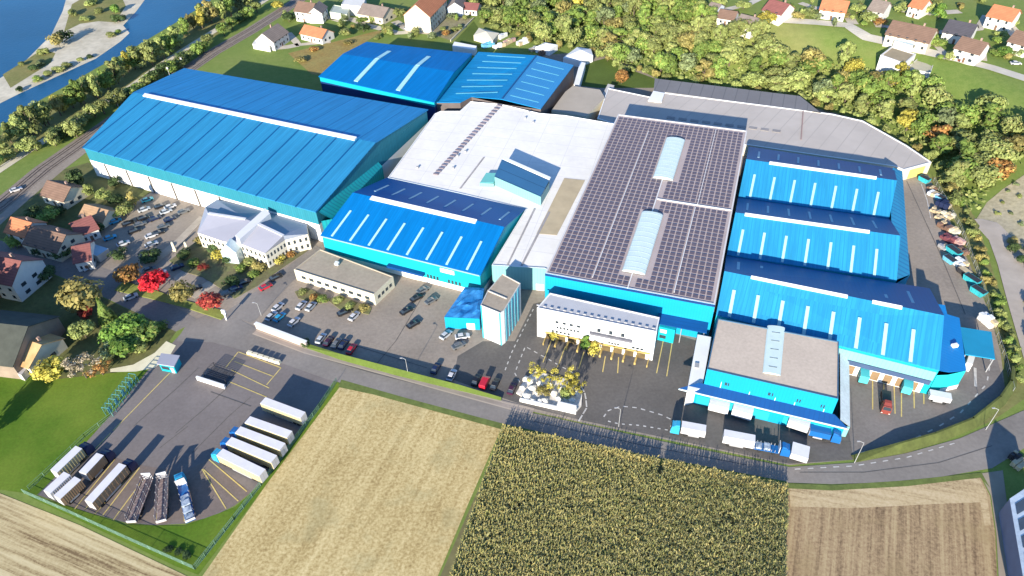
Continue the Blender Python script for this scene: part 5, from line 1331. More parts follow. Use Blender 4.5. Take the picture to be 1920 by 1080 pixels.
CARS = [
 (602, 634, 20, 'silver', 'silver car with white roof first in the shaded row behind the grass bank'), (616, 639, 20, 'plum', 'plum coloured car second in the shaded row behind the grass bank'), (631, 643, 20, 'grey', 'dark grey car in the shaded row between the plum and the purple-black cars'), (644, 645, 20, 'navy', 'purple-black car fourth in the shaded row behind the grass bank'), (659, 654, 20, 'red', 'raspberry red car parked alone in the shade behind the grass bank'),
 (551, 603, 30, 'white', 'white car behind the low white-topped stone wall'), (509, 592, 30, 'silver', 'silver car at the left end behind the stone wall'), (524, 594, 30, 'skyblue', 'pale blue car beside the silver one behind the stone wall'), (521, 575, 30, 'white', 'small white car at the top left corner of the visitor car park'), (565, 572, 25, 'white', 'white car parked left of the rust coloured shrub bed'), (583, 574, 25, 'silver', 'pale silver car parked in front of the rust coloured shrub bed'),
 (645, 585, 60, 'black', 'black car parked under the hedge of the tan office'), (664, 592, 30, 'white', 'creamy white car right of the black one under the hedge'),
 (793, 543, 50, 'grey', 'dark grey car nearest the cyan hall wall in the middle car park'), (781, 558, 50, 'black', 'black car with pale bonnet just below the dark grey one'), (808, 563, 50, 'grey', 'grey car at the right of the middle group of five'), (762, 582, 50, 'black', 'black car standing left of the middle group'), (775, 607, 50, 'black', 'lowest black car of the middle car park'),
 (836, 627, 40, 'silver', 'silver car at the left front of the blue lean-to'), (867, 630, 80, 'white', 'white car right in front of the blue lean-to'), (860, 647, 60, 'grey', 'dark grey car in the bay below the blue lean-to'),
 (817, 690, 20, 'navy', 'dark car at the shaded end of the grass bank'), (847, 703, 20, 'white', 'white car with black windows beside the end of the grass bank'), (893, 712, 20, 'black', 'black car directly left of the red van by the road'), (928, 720, 20, 'black', 'black car directly right of the red van by the road'), (960, 728, 20, 'plum', 'dark purple car left of the white rock garden'),
 (517, 519, 50, 'black', 'black car driving up the side road ahead of the red one'), (498, 537, 50, 'red', 'red car driving up the side road'),
 (442, 540, 60, 'navy', 'dark blue car in the shade left of the side road'), (428, 548, 60, 'grey', 'dark grey car in the shade behind the dull red tree'), (458, 528, 60, 'black', 'black car by the bed left of the side road'),
 (319, 387, 55, 'white', 'white car at the top of the upper car park'), (311, 396, 55, 'silver', 'silver car next to the white one at the top of the upper car park'), (276, 374, 55, 'teal', 'teal car at the far corner of the upper car park'), (268, 408, 55, 'black', 'black car in the upper car park on the left row'), (290, 409, 55, 'navy', 'dark blue car in the upper car park in the middle row'), (306, 424, 55, 'grey', 'grey car in the upper car park nearest its lower kerb'), (300, 386, 55, 'black', 'black car left of the white one at the top of the upper car park'), (344, 396, 55, 'grey', 'dark car in front of the lavender-roofed office end'),
 (216, 414, 55, 'skyblue', 'light blue car beside the green bush at the left of the upper car park'), (240, 418, 55, 'black', 'black car right of the light blue one in the upper car park'), (206, 445, 55, 'skyblue', 'pale blue car behind the carport'), (231, 456, 55, 'silver', 'silver car at the lower left of the upper car park'), (284, 441, 55, 'white', 'white car at the lower right of the upper car park'), (284, 457, 55, 'silver', 'small silver car below the white one in the upper car park'),
 (262, 420, 55, 'grey', 'second grey car down the left row of the upper car park'), (252, 432, 55, 'black', 'black car at the lower end of the left row of the upper car park'), (318, 410, 55, 'navy', 'dark blue car on the right side of the upper car park'), (296, 436, 55, 'black', 'black car between the grey and white ones at the lower upper car park'), (270, 392, 55, 'silver', 'silver car below the teal one in the upper car park'), (332, 500, 55, 'navy', 'dark blue car on the shaded strip beside the planted bed'), (300, 512, 55, 'silver', 'silver car in the shade right of the vivid red tree'), (366, 540, 55, 'black', 'black car in the shade behind the orange-brown tree'), (245, 556, 55, 'silver', 'silver car on the shaded street below the reddish brown tree'),
 (155, 502, 120, 'silver', 'silver car parked on the shaded village street'), (280, 505, 55, 'grey', 'grey car behind the vivid red tree'), (30, 355, 52, 'white', 'white car parked on the lane beside the railway'),
 (1905, 118, 100, 'white', 'white car on the hill lane at the right edge'), (765, 52, 60, 'silver', 'silver car parked left of the tall cream gabled house'), (752, 46, 60, 'grey', 'dark car behind the silver one near the tall cream gabled house'),
]
for a in CARS: car(*a)
car(909, 718, 20, 'red', 'bright red van parked nose out beside the road', True)
car(1805, 112, 100, 'brownred', 'dark red car in front of the small reddish brown roofed house', group='cars in the hill village')

def rig(label, front, rear, z, kind='trailer', L=None, cab=None, side='cream', roofc='white', cat='truck', group=None, H=4.0, name=None, zc=None, W=2.25):
    """front / rear: photo pixels of the roof centre line ends at height z"""
    A, B = P(*front, z), P(*rear, z); d = (A - B).normalized(); c = (A + B) / 2; c.z = .08
    L = L or (A - B).length
    t = thing(name or ('articulated_truck' if cab else 'semi_trailer'), label, cat, c, group, math.atan2(d.y, d.x))
    M4 = Matrix.Identity(4)
    def part(nm, fn, mats, parent=t):
        b = MB(); fn(b); o = ob(nm, b.mesh(nm, mats if isinstance(mats, list) else [mats]), parent); return o
    h = L / 2; w = W / 2
    if kind in ('trailer', 'box'):
        part('box_body', lambda b: (b.box((0, 0, 1.15), (L, W, H - 1.2)), [b.box((-h + .6 + k * (L - 1.2) / 9, s * (w + .02), 1.2), (.07, .05, H - 1.35)) for k in range(10) for s in (-1, 1)]), PAINT[side] if side in PAINT else side)
        part('roof', lambda b: b.box((0, 0, H - .05), (L + .04, W + .04, .1)), M('trailer_roof', (.62, .59, .60), .06, .5, .5) if roofc == 'white' else PAINT[roofc])
        part('rear_door', lambda b: (b.box((-h - .03, -w / 2, 1.2), (.06, W * .46, H - 1.4)), b.box((-h - .03, w / 2, 1.2), (.06, W * .46, H - 1.4))), PAINT['white'])
        [part('side_skirt', lambda b, s=s: b.box((-.3, s * (w - .05), .55), (L * .45, .06, .5)), greym) for s in (-1, 1)]
    else:
        part('deck', lambda b: b.box((0, 0, 1.15), (L, W, .22)), M('deck_planks', (.20, .15, .14), .2, .6, .9, stripes=[('u', .8, .3, (.26, .2, .19))]) if kind == 'flat' else PAINT['blue'])
        part('headboard', lambda b: b.box((h - .08, 0, 1.37), (.16, W, 2.3)), PAINT['white'])
        part('tailboard', lambda b: b.box((-h + .06, 0, 1.37), (.12, W, .7)), PAINT['white'])
        for k in range(6):
            for s in (-1, 1): part('side_stake', lambda b: b.box((-h + .8 + k * (L - 1.8) / 5, s * (w - .06), 1.37), (.1, .1, 2.2 if kind == 'flat' else .8)), greym)
        if kind == 'flat': part('side_rail', lambda b: [b.box((0, s * (w - .06), 1.9 + q * .8), (L - .4, .06, .45)) for s in (-1, 1) for q in (0, 1)], M('stake_wood', (.24, .18, .17), .2))
        else: part('tipper_load', lambda b: [b.box((-h + 1.2 + k * 1.9, 0, 1.37), (1.5, W * .8, .5 + .25 * (k % 3))) for k in range(int(L / 1.9) - 1)], [M('blue_white_load', (.10, .22, .42), .6, .8, .7, col2=(.5, .55, .6))])
    part('chassis', lambda b: [b.box((0, s * .45, .7), (L * .96, .18, .42)) for s in (-1, 1)], darkm)
    for x in ((-h + 1.6, -h + 2.9, -h + 4.2) if L > 9 else (-h + 1.4, h - 1.2)):
        for s in (-1, 1): ob('wheel', BWHEEL, t, (x, s * (w - .25), .5))
    if cab:
        cx = h + 1.45
        part('cab', lambda b: (b.box((cx, 0, .55), (2.2, W, 1.4)), b.hexa([(cx - 1.1, -w, 1.95), (cx + 1.1, -w, 1.95), (cx + 1.1, w, 1.95), (cx - 1.1, w, 1.95)], [(cx - 1.1, -w + .1, 3.1), (cx + .85, -w + .1, 3.1), (cx + .85, w - .1, 3.1), (cx - 1.1, w - .1, 3.1)]), b.hexa([(cx - 1.0, -w + .2, 3.1), (cx + .5, -w + .2, 3.1), (cx + .5, w - .2, 3.1), (cx - 1.0, w - .2, 3.1)], [(cx - 1.0, -w + .3, 3.7), (cx - .2, -w + .3, 3.55), (cx - .2, w - .3, 3.55), (cx - 1.0, w - .3, 3.7)])), PAINT[cab])
        part('windscreen', lambda b: b.hexa([(cx + 1.08, -w + .15, 2.0), (cx + 1.14, -w + .15, 2.0), (cx + 1.14, w - .15, 2.0), (cx + 1.08, w - .15, 2.0)], [(cx + .86, -w + .25, 2.95), (cx + .92, -w + .25, 2.95), (cx + .92, w - .25, 2.95), (cx + .86, w - .25, 2.95)]), glassm)
        part('chassis', lambda b: b.box((h - .3, 0, .6), (3.6, .9, .35)), darkm)
        for x in ((cx + .2, cx - 2.6) if L > 9 else (cx + .2,)):
            for s in (-1, 1): ob('wheel', BWHEEL, t, (x, s * (w - .25), .5))
        for s in (-1, 1): ob('headlight', LAMP, t, (cx + 1.12, s * .9, .8))
    else:
        if L > 9: part('landing_leg', lambda b: [b.box((h - 2.6, s * .8, 0), (.16, .16, 1.1)) for s in (-1, 1)], greym)
    return t
G5 = 'white-roofed trailers parked side by side'
rig('topmost white-roofed trailer of the row of five, nearest the road', (493, 751), (568, 779), 4, group=G5)
rig('second white-roofed trailer from the top of the row of five', (464, 787), (543, 815), 4, group=G5)
rig('middle trailer of the row of five with dark blue cab at its left end', (446, 806), (530, 838), 4, cab='blue', group=G5)
rig('fourth trailer from the top of the row of five with blue cab', (429, 826), (514, 861), 4, cab='blue', group=G5)
rig('lowest trailer of the row of five with light blue cab', (412, 848), (492, 887), 4, cab='skyblue', group=G5)
GL = 'trucks parked at the left end of the truck yard'
tan_t = M('tarp_brown', (.26, .17, .10), .12, .6)
rig('white-topped truck with dark cab parked along the left fence', (148, 839), (101, 884), 4, side='cream', cab='navy', group=GL)
rig('leftmost white trailer standing close behind the fence-side truck', (126, 888), (88, 923), 4, side='white', group=GL)
rig('short white box trailer with navy cab in the middle of the left group', (188, 852), (155, 887), 4, side=tan_t, cab='navy', group=GL)
rig('white trailer below the short one with the navy cab, rear to the field', (146, 897), (107, 933), 4, side=tan_t, group=GL)
rig('longest white and brown sided truck of the left group with royal navy cab', (230, 871), (166, 941), 4, side=tan_t, cab='navy', group=GL)
GF = 'empty flatbed trailers with stakes'
rig('left one of two brown stake-sided flatbed trailers', (279, 897), (247, 980), 1.4, kind='flat', group=GF)
rig('right one of two brown stake-sided flatbed trailers', (307, 896), (303, 979), 1.4, kind='flat', group=GF)
rig('light blue truck with loaded blue trailer at the curved yard edge', (341, 908), (357, 976), 1.6, kind='load', cab='skyblue')
GD = 'trucks at the docks of the beige block'
rig('short white truck with blue cab parked left in front of the beige block', (1290, 798), (1312, 802), 3.4, kind='box', L=6, cab='skyblue', side='white', H=3.4, group=GD, name='box_truck')
rig('leftmost white box trailer backed against the dock of the beige block', (1349, 758), (1352, 742), 3.6, kind='box', L=4.6, side='white', H=3.6, group=GD, W=5, name='box_trailer')
rig('second white box trailer backed against the dock of the beige block', (1393, 769), (1397, 753), 3.6, kind='box', L=4.6, side='white', H=3.6, group=GD, W=5, name='box_trailer')
rig('long white trailer with green side marks beside the road', (1416, 823), (1358, 812), 3.8, kind='box', side='white', H=3.8, group=GD, name='box_trailer')
rig('low flat truck with bright blue cab between the docks and the road', (1448, 840), (1426, 836), 1.6, kind='load', L=6, cab='blue', group=GD, name='flatbed_truck')
rig('rightmost white box trailer backed against the dock of the beige block', (1499, 791), (1503, 775), 3.6, kind='box', L=4.6, side='white', H=3.6, group=GD, W=5, name='box_trailer')
rig('plain white box trailer at the road edge below the rightmost docked one', (1500, 851), (1502, 838), 3.0, kind='box', L=3.8, side='white', H=3.0, group=GD, W=4, name='box_trailer')
rig('dark blue truck at the right end of the dock row', (1548, 808), (1530, 804), 3.0, kind='box', L=5, cab='blue', side='blue', roofc='blue', H=3.0, group=GD, name='box_truck')
rig('white trailer with teal top backed into the first east dock', (1622, 704), (1622, 690), 3.4, kind='box', L=4.5, side='teal', roofc='teal', H=3.6, name='box_trailer')
rig('teal roofed truck in the middle of the east docks', (1703, 724), (1704, 710), 3.4, kind='box', L=4.5, side='teal', roofc='teal', H=3.6, name='box_truck')
rig('pale trailer standing crosswise at the right end of the east docks', (1784, 744), (1744, 736), 2.6, kind='box', side='white', roofc='white', H=2.6, name='box_trailer')
rig('small red and white lorry driving out of the east docks', (1663, 752), (1662, 734), 2.6, kind='box', L=4, cab='brownred', side='black', roofc='black', H=2.6, name='box_truck')

# ------------------------------------------------------------------ street furniture and small things
def upright(a, b_, z0, z1, w=.12):
    """vertical wall slab between two world points"""
    n = (b_ - a); n.z = 0; n = n.normalized().cross(Vector((0, 0, 1))) * w / 2
    return [lift(a - n, z0), lift(b_ - n, z0), lift(b_ + n, z0), lift(a + n, z0)], [lift(a - n, z1), lift(b_ - n, z1), lift(b_ + n, z1), lift(a + n, z1)]

q = [P(297, 681, 3.2), P(325, 686, 3.2), P(334, 668, 3.2), P(304, 664, 3.2)]
base = mean(q); base.z = 0
t = thing('kiosk', 'small cyan gatehouse with flat grey roof at the truck yard entrance', 'gatehouse', base)
b = MB(); b.walls([v.xy for v in q], 0, 3.0); b.build('wall', MATS['cyan_cladding'], t)
b = MB(); qq = [v + (v - mean(q)).normalized() * .5 for v in q]; b.hexa([lift(v, 3.0) for v in qq], [lift(v, 3.3) for v in qq]); b.build('roof', lavroof, t)
wallbox(t, 'window', q[0], q[1], 1.0, 2.2, .1, .6, glassm); wallbox(t, 'door', q[0], q[1], 0, 2.1, .7, .9, whitem)

a, e = P(213, 781, 0), P(262, 717, 0)
t = thing('lattice_frame', 'tall teal lattice screen standing along the meadow side of the truck yard', 'screen', (a + e) / 2)
tealm = M('teal_steel', (.06, .22, .23), .1, .5, .5)
b = MB(); d = (e - a).normalized(); n = Vector((-d.y, d.x, 0))
for k in range(9):
    p = a.lerp(e, k / 8)
    for s in (0, 2.2): b.tube(p + n * s, p + n * s + Vector((0, 0, 3.4)), .06)
    b.tube(p + Vector((0, 0, 3.4)), p + n * 2.2 + Vector((0, 0, 3.4)), .08)
b.build('post', tealm, t)
b = MB()
for s in (0, 2.2):
    for z in (.8, 2.0, 3.3): b.tube(a + n * s + Vector((0, 0, z)), e + n * s + Vector((0, 0, z)), .045)
    for k in range(8):
        b.tube(a.lerp(e, k / 8) + n * s + Vector((0, 0, .2)), a.lerp(e, (k + 1) / 8) + n * s + Vector((0, 0, 3.3)), .05)
b.build('lattice', tealm, t)
b = MB()
for k in range(8):
    u0, u1 = a.lerp(e, (k + .15) / 8), a.lerp(e, (k + .85) / 8)
    if k % 2 == 0: b.hexa(*upright(u0 + n * 1.1, u1 + n * 1.1, .4, 2.6, .06))
b.build('glass_panel', M('teal_glass', (.12, .30, .32), .2, .5, .2), t)

def fence(label, pts, h, m, step=3.0, mesh=True, name='wire_fence'):
    q = [P(*p) for p in pts]
    t = thing(name, label, 'fence', lift(mean(q), 0))
    for nm in ('post', 'rail', 'mesh_panel'):
        b = MB()
        for a, e in zip(q[:-1], q[1:]):
            L = (e - a).length; k = max(1, int(L / step))
            if nm == 'post':
                for i in range(k + 1): b.tube(a.lerp(e, i / k), a.lerp(e, i / k) + Vector((0, 0, h)), .06, n=4)
            elif nm == 'rail':
                for z in (h * .97, h * .5, .12): b.tube(a + Vector((0, 0, z)), e + Vector((0, 0, z)), .04, n=4)
            elif mesh:
                kk = max(2, int(L / .35))
                for i in range(kk): b.hexa(*upright(a.lerp(e, i / kk), a.lerp(e, (i + .28) / kk), .1, h, .03))
        if b.f: b.build(nm, m, t)
fence('long pale green mesh fence between the truck yard lawn and the striped field', [(46, 925), (130, 962), (240, 1012), (366, 1068)], 1.8, greenfence)
fence('green mesh fence between the trailers and the stubble field', [(366, 1068), (440, 975), (520, 872), (600, 765), (632, 716)], 1.8, greenfence)
fence('thin pale green fence along the meadow side of the truck yard', [(56, 918), (110, 868), (160, 820), (212, 780)], 1.5, greenfence, mesh=False)

a, e = P(371, 712, 0), P(430, 731, 0)
t = thing('loading_ramp', 'white concrete ramp wall with black mesh cage behind it in the truck yard', 'ramp', (a + e) / 2)
b = MB(); b.hexa(*upright(a, e.lerp(a, .12), 0, 1.5, .5)); b.build('wall', whitem, t)
g = [P(384, 706, 0), P(425, 720, 0), P(441, 701, 0), P(403, 687, 0)]
b = MB()
for k in range(8):
    for (i0, i1, j0, j1) in ((0, 1, 3, 2), (0, 3, 1, 2)):
        u, v = g[i0].lerp(g[i1], k / 7), g[j0].lerp(g[j1], k / 7); b.tube(lift(u, 1.7), lift(v, 1.7), .05, n=4)
for p in g: b.tube(p, lift(p, 1.7), .1, n=4)
b.build('mesh_cage', darkm, t)
b = MB(); b.prism([v.xy for v in g], .12, .16); b.build('cage_floor', M('cage_floor', (.06, .06, .065), .3, .6), t)

b = MB(); b.box((0, 0, 0), (2.0, 1.0, 1.0), 0, taper=.8); BAR = b.mesh('barrier_mesh', [M('cream_concrete', (.56, .50, .36), .1, .5, .9)])
for i in range(6):
    p = P(470 + i * 10.2, 664 + i * 3.3, 0); p.z = .08
    o = ob('concrete_block', BAR, None, p, -.35); tag(o, 'cream concrete block in the short row at the truck yard entrance', 'barrier', 'concrete blocks at the yard entrance')

a, m_, e = P(482, 616, 0), P(530, 634, 0), P(577, 652, 0)
t = thing('retaining_wall', 'pinkish stone retaining wall with white top at the road corner', 'wall', (a + e) / 2)
for nm, z0, z1, w, mm in (('wall', 0, 2.3, .6, M('pink_stone', (.42, .34, .30), .15, .8, .9, fine=(2, .3))), ('coping', 2.3, 2.5, 1.1, whitem)):
    b = MB(); b.hexa(*upright(a, m_, z0, z1, w)); b.hexa(*upright(m_, e, z0, z1, w)); b.build(nm, mm, t)

# rock garden by the entrance
island('rock_bed', [(968, 738), (985, 712), (1005, 698), (1060, 712), (1092, 735), (1090, 762), (1078, 776), (1040, 768), (990, 752)], M('white_gravel', (.58, .54, .48), .15, .5, .95, fine=(1.2, .4)), .5)
b = MB(); random.seed(6)
bm = bmesh.new(); bmesh.ops.create_icosphere(bm, subdivisions=1, radius=1)
for v in bm.verts: v.co *= random.uniform(.75, 1.2); v.co.z = v.co.z * .6 + .3
me = bpy.data.meshes.new('rock'); bm.to_mesh(me); bm.free(); me.materials.append(M('white_rock', (.62, .59, .53), .15, .6, .9)); ROCK = me
for i in range(24):
    p = P(random.uniform(984, 1078), 0, 0) if False else P(984 + (i % 8) * 13 + random.uniform(-4, 4), 712 + (i // 8) * 17 + (i % 8) * 3.2 + random.uniform(-4, 4), .5)
    p.z = .35; s = random.uniform(.7, 1.5)
    o = ob('rock', ROCK, None, p, random.uniform(0, 6), (s, s * .8, s)); tag(o, 'white boulder in the rock garden beside the main gate', 'rock', 'white boulders of the rock garden')
a, e = P(1046, 768, 0), P(1080, 776, 0)
t = thing('sign_wall', 'plain white sign wall at the right end of the rock garden', 'sign', (a + e) / 2)
b = MB(); b.hexa(*upright(a, e, 0, 3.2, .5)); b.build('panel', whitem, t)
b = MB(); b.hexa(*upright(a.lerp(e, .1) - Vector((0, .3, 0)), a.lerp(e, .9) - Vector((0, .3, 0)), 2.5, 2.75, .06)); b.build('inscription_strip', greym, t)
a, e = P(975, 752, 0), P(1044, 768, 0)
t = thing('garden_wall', 'low white wall along the road front of the rock garden', 'wall', (a + e) / 2)
b = MB(); b.hexa(*upright(a, e, 0, 1.2, .5)); b.build('wall', whitem, t)

# lamps and masts
def lamp(px, py, h, label, arm=.9, m=None):
    p = PT(px, py, 0)
    t = thing('street_lamp', label, 'street lamp', p)
    b = MB(); b.tube((p.x, p.y, p.z), (p.x, p.y, p.z + h), .08, .05, 8); b.build('pole', m or M('lamp_white', (.34, .34, .34), .05), t)
    b = MB(); b.tube((p.x, p.y, p.z + h), (p.x - arm, p.y + .4, p.z + h + .25), .06, .05, 6); b.build('arm', m or MATS['lamp_white'], t)
    b = MB(); b.box((p.x - arm - .3, p.y + .4, p.z + h + .15), (.7, .3, .15)); b.build('lamp_head', greym, t)
lamp(766, 706, 7, 'slim white street lamp on the grass bank')
lamp(1160, 800, 7, 'white street lamp between the dashed lanes before the beige block')
lamp(1602, 868, 8, 'street lamp at the inner corner of the east road bend')
lamp(1848, 806, 8, 'street lamp on the verge of the east road bend')
lamp(490, 592, 5, 'short white lamp at the left end of the visitor car park')
t = thing('sign_pillar', 'tall white sign pillar at the corner of the side road', 'sign', P(425, 600, 0)); p = P(425, 600, 0)
b = MB(); b.box((p.x, p.y, 0), (.35, .35, 2.6)); b.build('post', whitem, t); b = MB(); b.box((p.x, p.y, 2.6), (1.3, .4, 1.6), -.3); b.build('sign_panel', whitem, t)
for i, (x, y) in enumerate(((228, 196), (222, 200), (345, 128), (320, 146))):
    p = P(x, y, 0); t = thing('signal_mast', 'pale railway mast standing beside the tracks near the warehouse', 'mast', p, 'railway masts')
    b = MB(); b.tube((p.x, p.y, 0), (p.x, p.y, 5.5), .14, .1); b.build('pole', MATS['lamp_white'], t); b = MB(); b.box((p.x, p.y, 4.6), (.9, .5, 1.0)); b.build('signal_head', MATS['lamp_white'], t)
for i, (x, y, l) in enumerate(((328, 470, 'left'), (352, 470, 'right'))):
    p = P(x, y, 0); t = thing('stone_pillar', f'{l} one of two cream stone pillars at the car park bed', 'pillar', p)
    b = MB(); b.box((p.x, p.y, 0), (1.2, 1.2, .5)); b.build('plinth', creamm, t)
    b = MB(); b.box((p.x, p.y, .5), (.9, .9, 3.2), .4, taper=.7); b.build('shaft', creamm, t)

# storage along the east fence
JC = {'white': (.62, .62, .6), 'teal': (.03, .32, .36), 'blue': (.012, .10, .30), 'navy': (.012, .02, .06), 'tan': (.44, .35, .22), 'brown': (.17, .10, .07), 'pink': (.45, .28, .25), 'grey': (.3, .3, .31), 'maroon': (.16, .05, .06), 'cream': (.58, .52, .38), 'sky': (.12, .36, .5), 'dark': (.03, .03, .035)}
for k, c in JC.items(): M('junk_' + k, c, .15, .8, .7)
def skip(px, py, az, size, col, label, open_=True):
    p = P(px, py, .8); p.z = .05; l, w, h = size
    t = thing('skip_container' if open_ else 'crate_stack', label, 'skip' if open_ else 'crate', p, None, R(90 - az))
    b = MB(); m = MATS['junk_' + col]
    if open_:
        o = [(-l / 2, -w / 2), (l / 2, -w / 2), (l / 2, w / 2), (-l / 2, w / 2)]; f = .82
        b.hexa([Vector((x * f, y, .15)) for x, y in o], [Vector((x, y, h)) for x, y in o])
        ob('body', b.mesh('body', [m]), t)
        b = MB(); b.hexa([Vector((x * .94, y * .9, h - .3)) for x, y in o], [Vector((x * .94, y * .9, h + .02)) for x, y in o]); ob('rubble', b.mesh('rubble', [MATS['junk_dark' if col != 'dark' else 'junk_tan']]), t)
        for s in (-1, 1):
            for x in (-.3, 0, .3): b = MB(); b.box((x * l, s * (w / 2 + .04), .2), (.12, .1, h - .25)); ob('side_rib', b.mesh('side_rib', [m]), t)
    else:
        random.seed(int(px * 7 + py))
        for i in range(3):
            for j in range(2):
                hh = h * random.uniform(.45, 1); b = MB()
                b.box(((i - 1) * l / 3, (j - .5) * w / 2, .12), (l / 3 * .9, w / 2 * .9, hh), random.uniform(-.08, .08)); ob('crate', b.mesh('crate', [MATS['junk_' + random.choice([col, col, col, 'tan'])]]), t)
        b = MB()
        for j in (-1, 0, 1): b.box((0, j * w * .35, 0), (l, .2, .12))
        ob('pallet', b.mesh('pallet', [MATS['junk_tan']]), t)
for a in [
 (1733, 337, 150, (4, 2.2, 1.8), 'teal', 'teal skip near the yellow gate at the top of the east yard', True),
 (1748, 352, 150, (3, 2.2, 1.5), 'brown', 'small brown crate stack below the teal skip near the yellow gate', False),
 (1752, 364, 150, (4, 3, 1.8), 'white', 'white crate stack beside the wood at the top of the east yard', False),
 (1764, 372, 150, (3.5, 2.4, 1.6), 'sky', 'sky blue skip right of the white crate stack', True),
 (1769, 384, 150, (4.5, 3.4, 2.2), 'navy', 'round-looking navy container heap below the sky blue skip', False),
 (1755, 395, 150, (3.5, 2.2, 1.4), 'tan', 'tan crate stack left of the navy heap', False),
 (1778, 402, 150, (4, 3, 1.5), 'cream', 'cream crate stack right below the navy heap', False),
 (1764, 408, 150, (3.5, 2.2, 1.5), 'tan', 'second tan stack, below the first tan one', False),
 (1772, 425, 160, (4.5, 3, 1.8), 'brown', 'brown pile in the middle of the east fence storage', False),
 (1787, 432, 160, (4, 3, 1.8), 'cream', 'cream pile right of the brown one along the east fence', False),
 (1778, 447, 160, (4.5, 3, 1.6), 'maroon', 'maroon crate pile along the east fence', False),
 (1796, 452, 160, (4, 2.6, 1.8), 'pink', 'pinkish crate pile right of the maroon one', False),
 (1770, 462, 160, (3, 2.4, 1.4), 'grey', 'grey crate pile at the inner edge of the storage row', False),
 (1788, 472, 160, (5, 2.4, 1.8), 'teal', 'teal skip in the lower middle of the east fence row', True),
 (1806, 470, 160, (3.5, 2.4, 1.6), 'brown', 'brown stack right of the lower middle teal skip', False),
 (1781, 487, 160, (4, 2.4, 1.5), 'sky', 'pale blue skip below the lower middle teal skip', True),
 (1799, 494, 160, (4.5, 3.2, 2.0), 'white', 'large white sack pile in the lower part of the storage row', False),
 (1808, 510, 160, (4, 2.4, 1.7), 'dark', 'dark skip below the large white sack pile', True),
 (1822, 525, 155, (5, 2.4, 1.8), 'teal', 'bright teal skip at the lower end of the storage row', True),
 (1834, 547, 155, (4.5, 2.4, 1.8), 'teal', 'lowest teal skip of the row against the fence', True),
 (1851, 602, 165, (5, 2.8, 2.6), 'white', 'lone white container stack above the azure canopy', False),
 (1912, 868, 60, (4, 2.4, 1.6), 'tan', 'tan heap at the right edge beside the road', False),
 (1903, 856, 60, (2.5, 2, 2.4), 'dark', 'dark machine at the right edge beside the tan heap', False),
]: skip(*a)
fence('grey wire fence along the outer edge of the east yard', [(1750, 340), (1800, 430), (1838, 530), (1858, 600), (1884, 680), (1898, 735)], 1.8, greym, mesh=False)
# back corner
def tent(label, pts, he, hr, m=whitem, name='tent', cat='tent'):
    c = [P(*p, he) for p in pts]; base = mean(c); ap = lift(base, hr); base.z = 0
    t = thing(name, label, cat, base)
    b = MB(); b.walls([v.xy for v in c], 0, he - .05); b.build('wall', m, t)
    b = MB(); n = len(c)
    for i in range(n): b.face([c[i], c[(i + 1) % n], ap])
    b.build('roof', m, t)
tent('white pointed pavilion tent at the corner of the factory lawn', [(1056, 108), (1088, 114), (1112, 104), (1108, 92), (1082, 88)], 3.4, 5.5)
tent('small white tent left of the pointed pavilion', [(1004, 88), (1030, 94), (1046, 84), (1022, 79)], 3, 4.5)
tent('cream hut roof behind the royal blue hall', [(888, 66), (924, 76), (936, 62), (898, 52)], 3, 4.5, creamm, 'hut', 'hut')
block('site_cabin', 'long white site cabin in the shade behind the royal blue hall', 'cabin', [(848, 86), (890, 94), (894, 86), (852, 78)], 3, whitem, whitem, parapet=0)
for (x, y, az, s, c, l) in [(915, 85, 60, (7, 2.6, 2.6), 'sky', 'pale turquoise crate stack behind the azure hall'), (936, 86, 60, (7, 2.6, 2.8), 'white', 'white crate stack behind the azure hall, left of the pink one'), (955, 78, 40, (8, 2.6, 2.8), 'pink', 'long pink crate stack behind the azure hall'), (942, 68, 40, (6, 2.6, 2.8), 'white', 'white crate stack behind the long pink one'), (980, 80, 50, (7, 3, 2.8), 'white', 'white crate stack right of the long pink one'), (1022, 98, 60, (7, 3, 2.4), 'brown', 'brown crate stack before the small white tent'), (1000, 92, 60, (4, 3, 2.0), 'grey', 'grey crate stack left of the small white tent')]:
    skip(x, y, az, s, c, l, False)
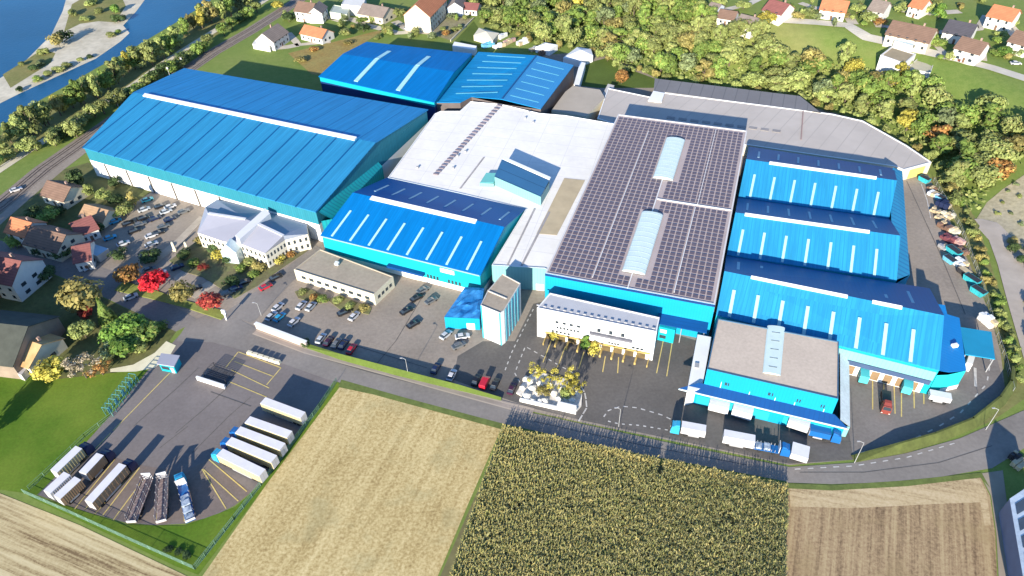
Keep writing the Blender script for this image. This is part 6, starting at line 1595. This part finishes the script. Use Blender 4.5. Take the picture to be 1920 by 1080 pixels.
t = thing('garden_fence', 'pale fence line up the side of the allotment lawn', 'fence', P(870, 62)); b = MB(); b.hexa(*upright(P(845, 78), P(888, 36), 0, 1.0, .4)); b.build('panel', pathm, t)
sheet('allotments', [(800, 62), (846, 76), (888, 36), (830, 24)], .06, M('allotment_soil', (.27, .22, .15), .3, .15, .95, col2=(.2, .22, .08), fine=(.6, .4)))
sheet('allotment_lawn', [(850, 80), (900, 90), (905, 64), (888, 40)], .06, lawn2)

# ------------------------------------------------------------------ camera and light
cd = bpy.data.cameras.new('camera'); cam = bpy.data.objects.new('camera', cd); COL.objects.link(cam)
cd.sensor_fit = 'HORIZONTAL'; cd.sensor_width = 36; cd.lens = F / 1920 * 36; cd.clip_start = 1; cd.clip_end = 12000
fwd = Vector((0, cP, -sP)); up = Vector((0, sP, cP)); rt = Vector((1, 0, 0))
X = rt * cR + up * sR; Y = -rt * sR + up * cR
cam.matrix_world = Matrix(((X.x, Y.x, -fwd.x, 0), (X.y, Y.y, -fwd.y, 0), (X.z, Y.z, -fwd.z, HC), (0, 0, 0, 1)))
scene.camera = cam
EL, AZ = R(18), R(199)
sd = bpy.data.lights.new('sun', 'SUN'); sd.energy = 5.0; sd.angle = R(.55); sd.color = (1, .915, .77)
so = bpy.data.objects.new('sun', sd); COL.objects.link(so)
sv = Vector((math.sin(AZ) * math.cos(EL), math.cos(AZ) * math.cos(EL), math.sin(EL)))
so.rotation_euler = (-sv).to_track_quat('-Z', 'Y').to_euler(); so.location = (-60, -120, 220)
w = bpy.data.worlds.new('World'); scene.world = w; w.use_nodes = True
nt = w.node_tree; bg = nt.nodes['Background']; st = nt.nodes.new('ShaderNodeTexSky'); st.sky_type = 'NISHITA'
st.sun_disc = False; st.sun_elevation = EL; st.sun_rotation = AZ; st.altitude = 500; st.dust_density = .4; st.ozone_density = 3.0
nt.links.new(mixc(nt, 1.0, st.outputs[0], (.80, .97, 1.16), 'MULTIPLY'), bg.inputs[0]); bg.inputs[1].default_value = .115
vs = scene.view_settings; vs.view_transform = 'Standard'; vs.look = 'None'; vs.exposure = 1.25; vs.gamma = 1
scene.cycles.max_bounces = 5
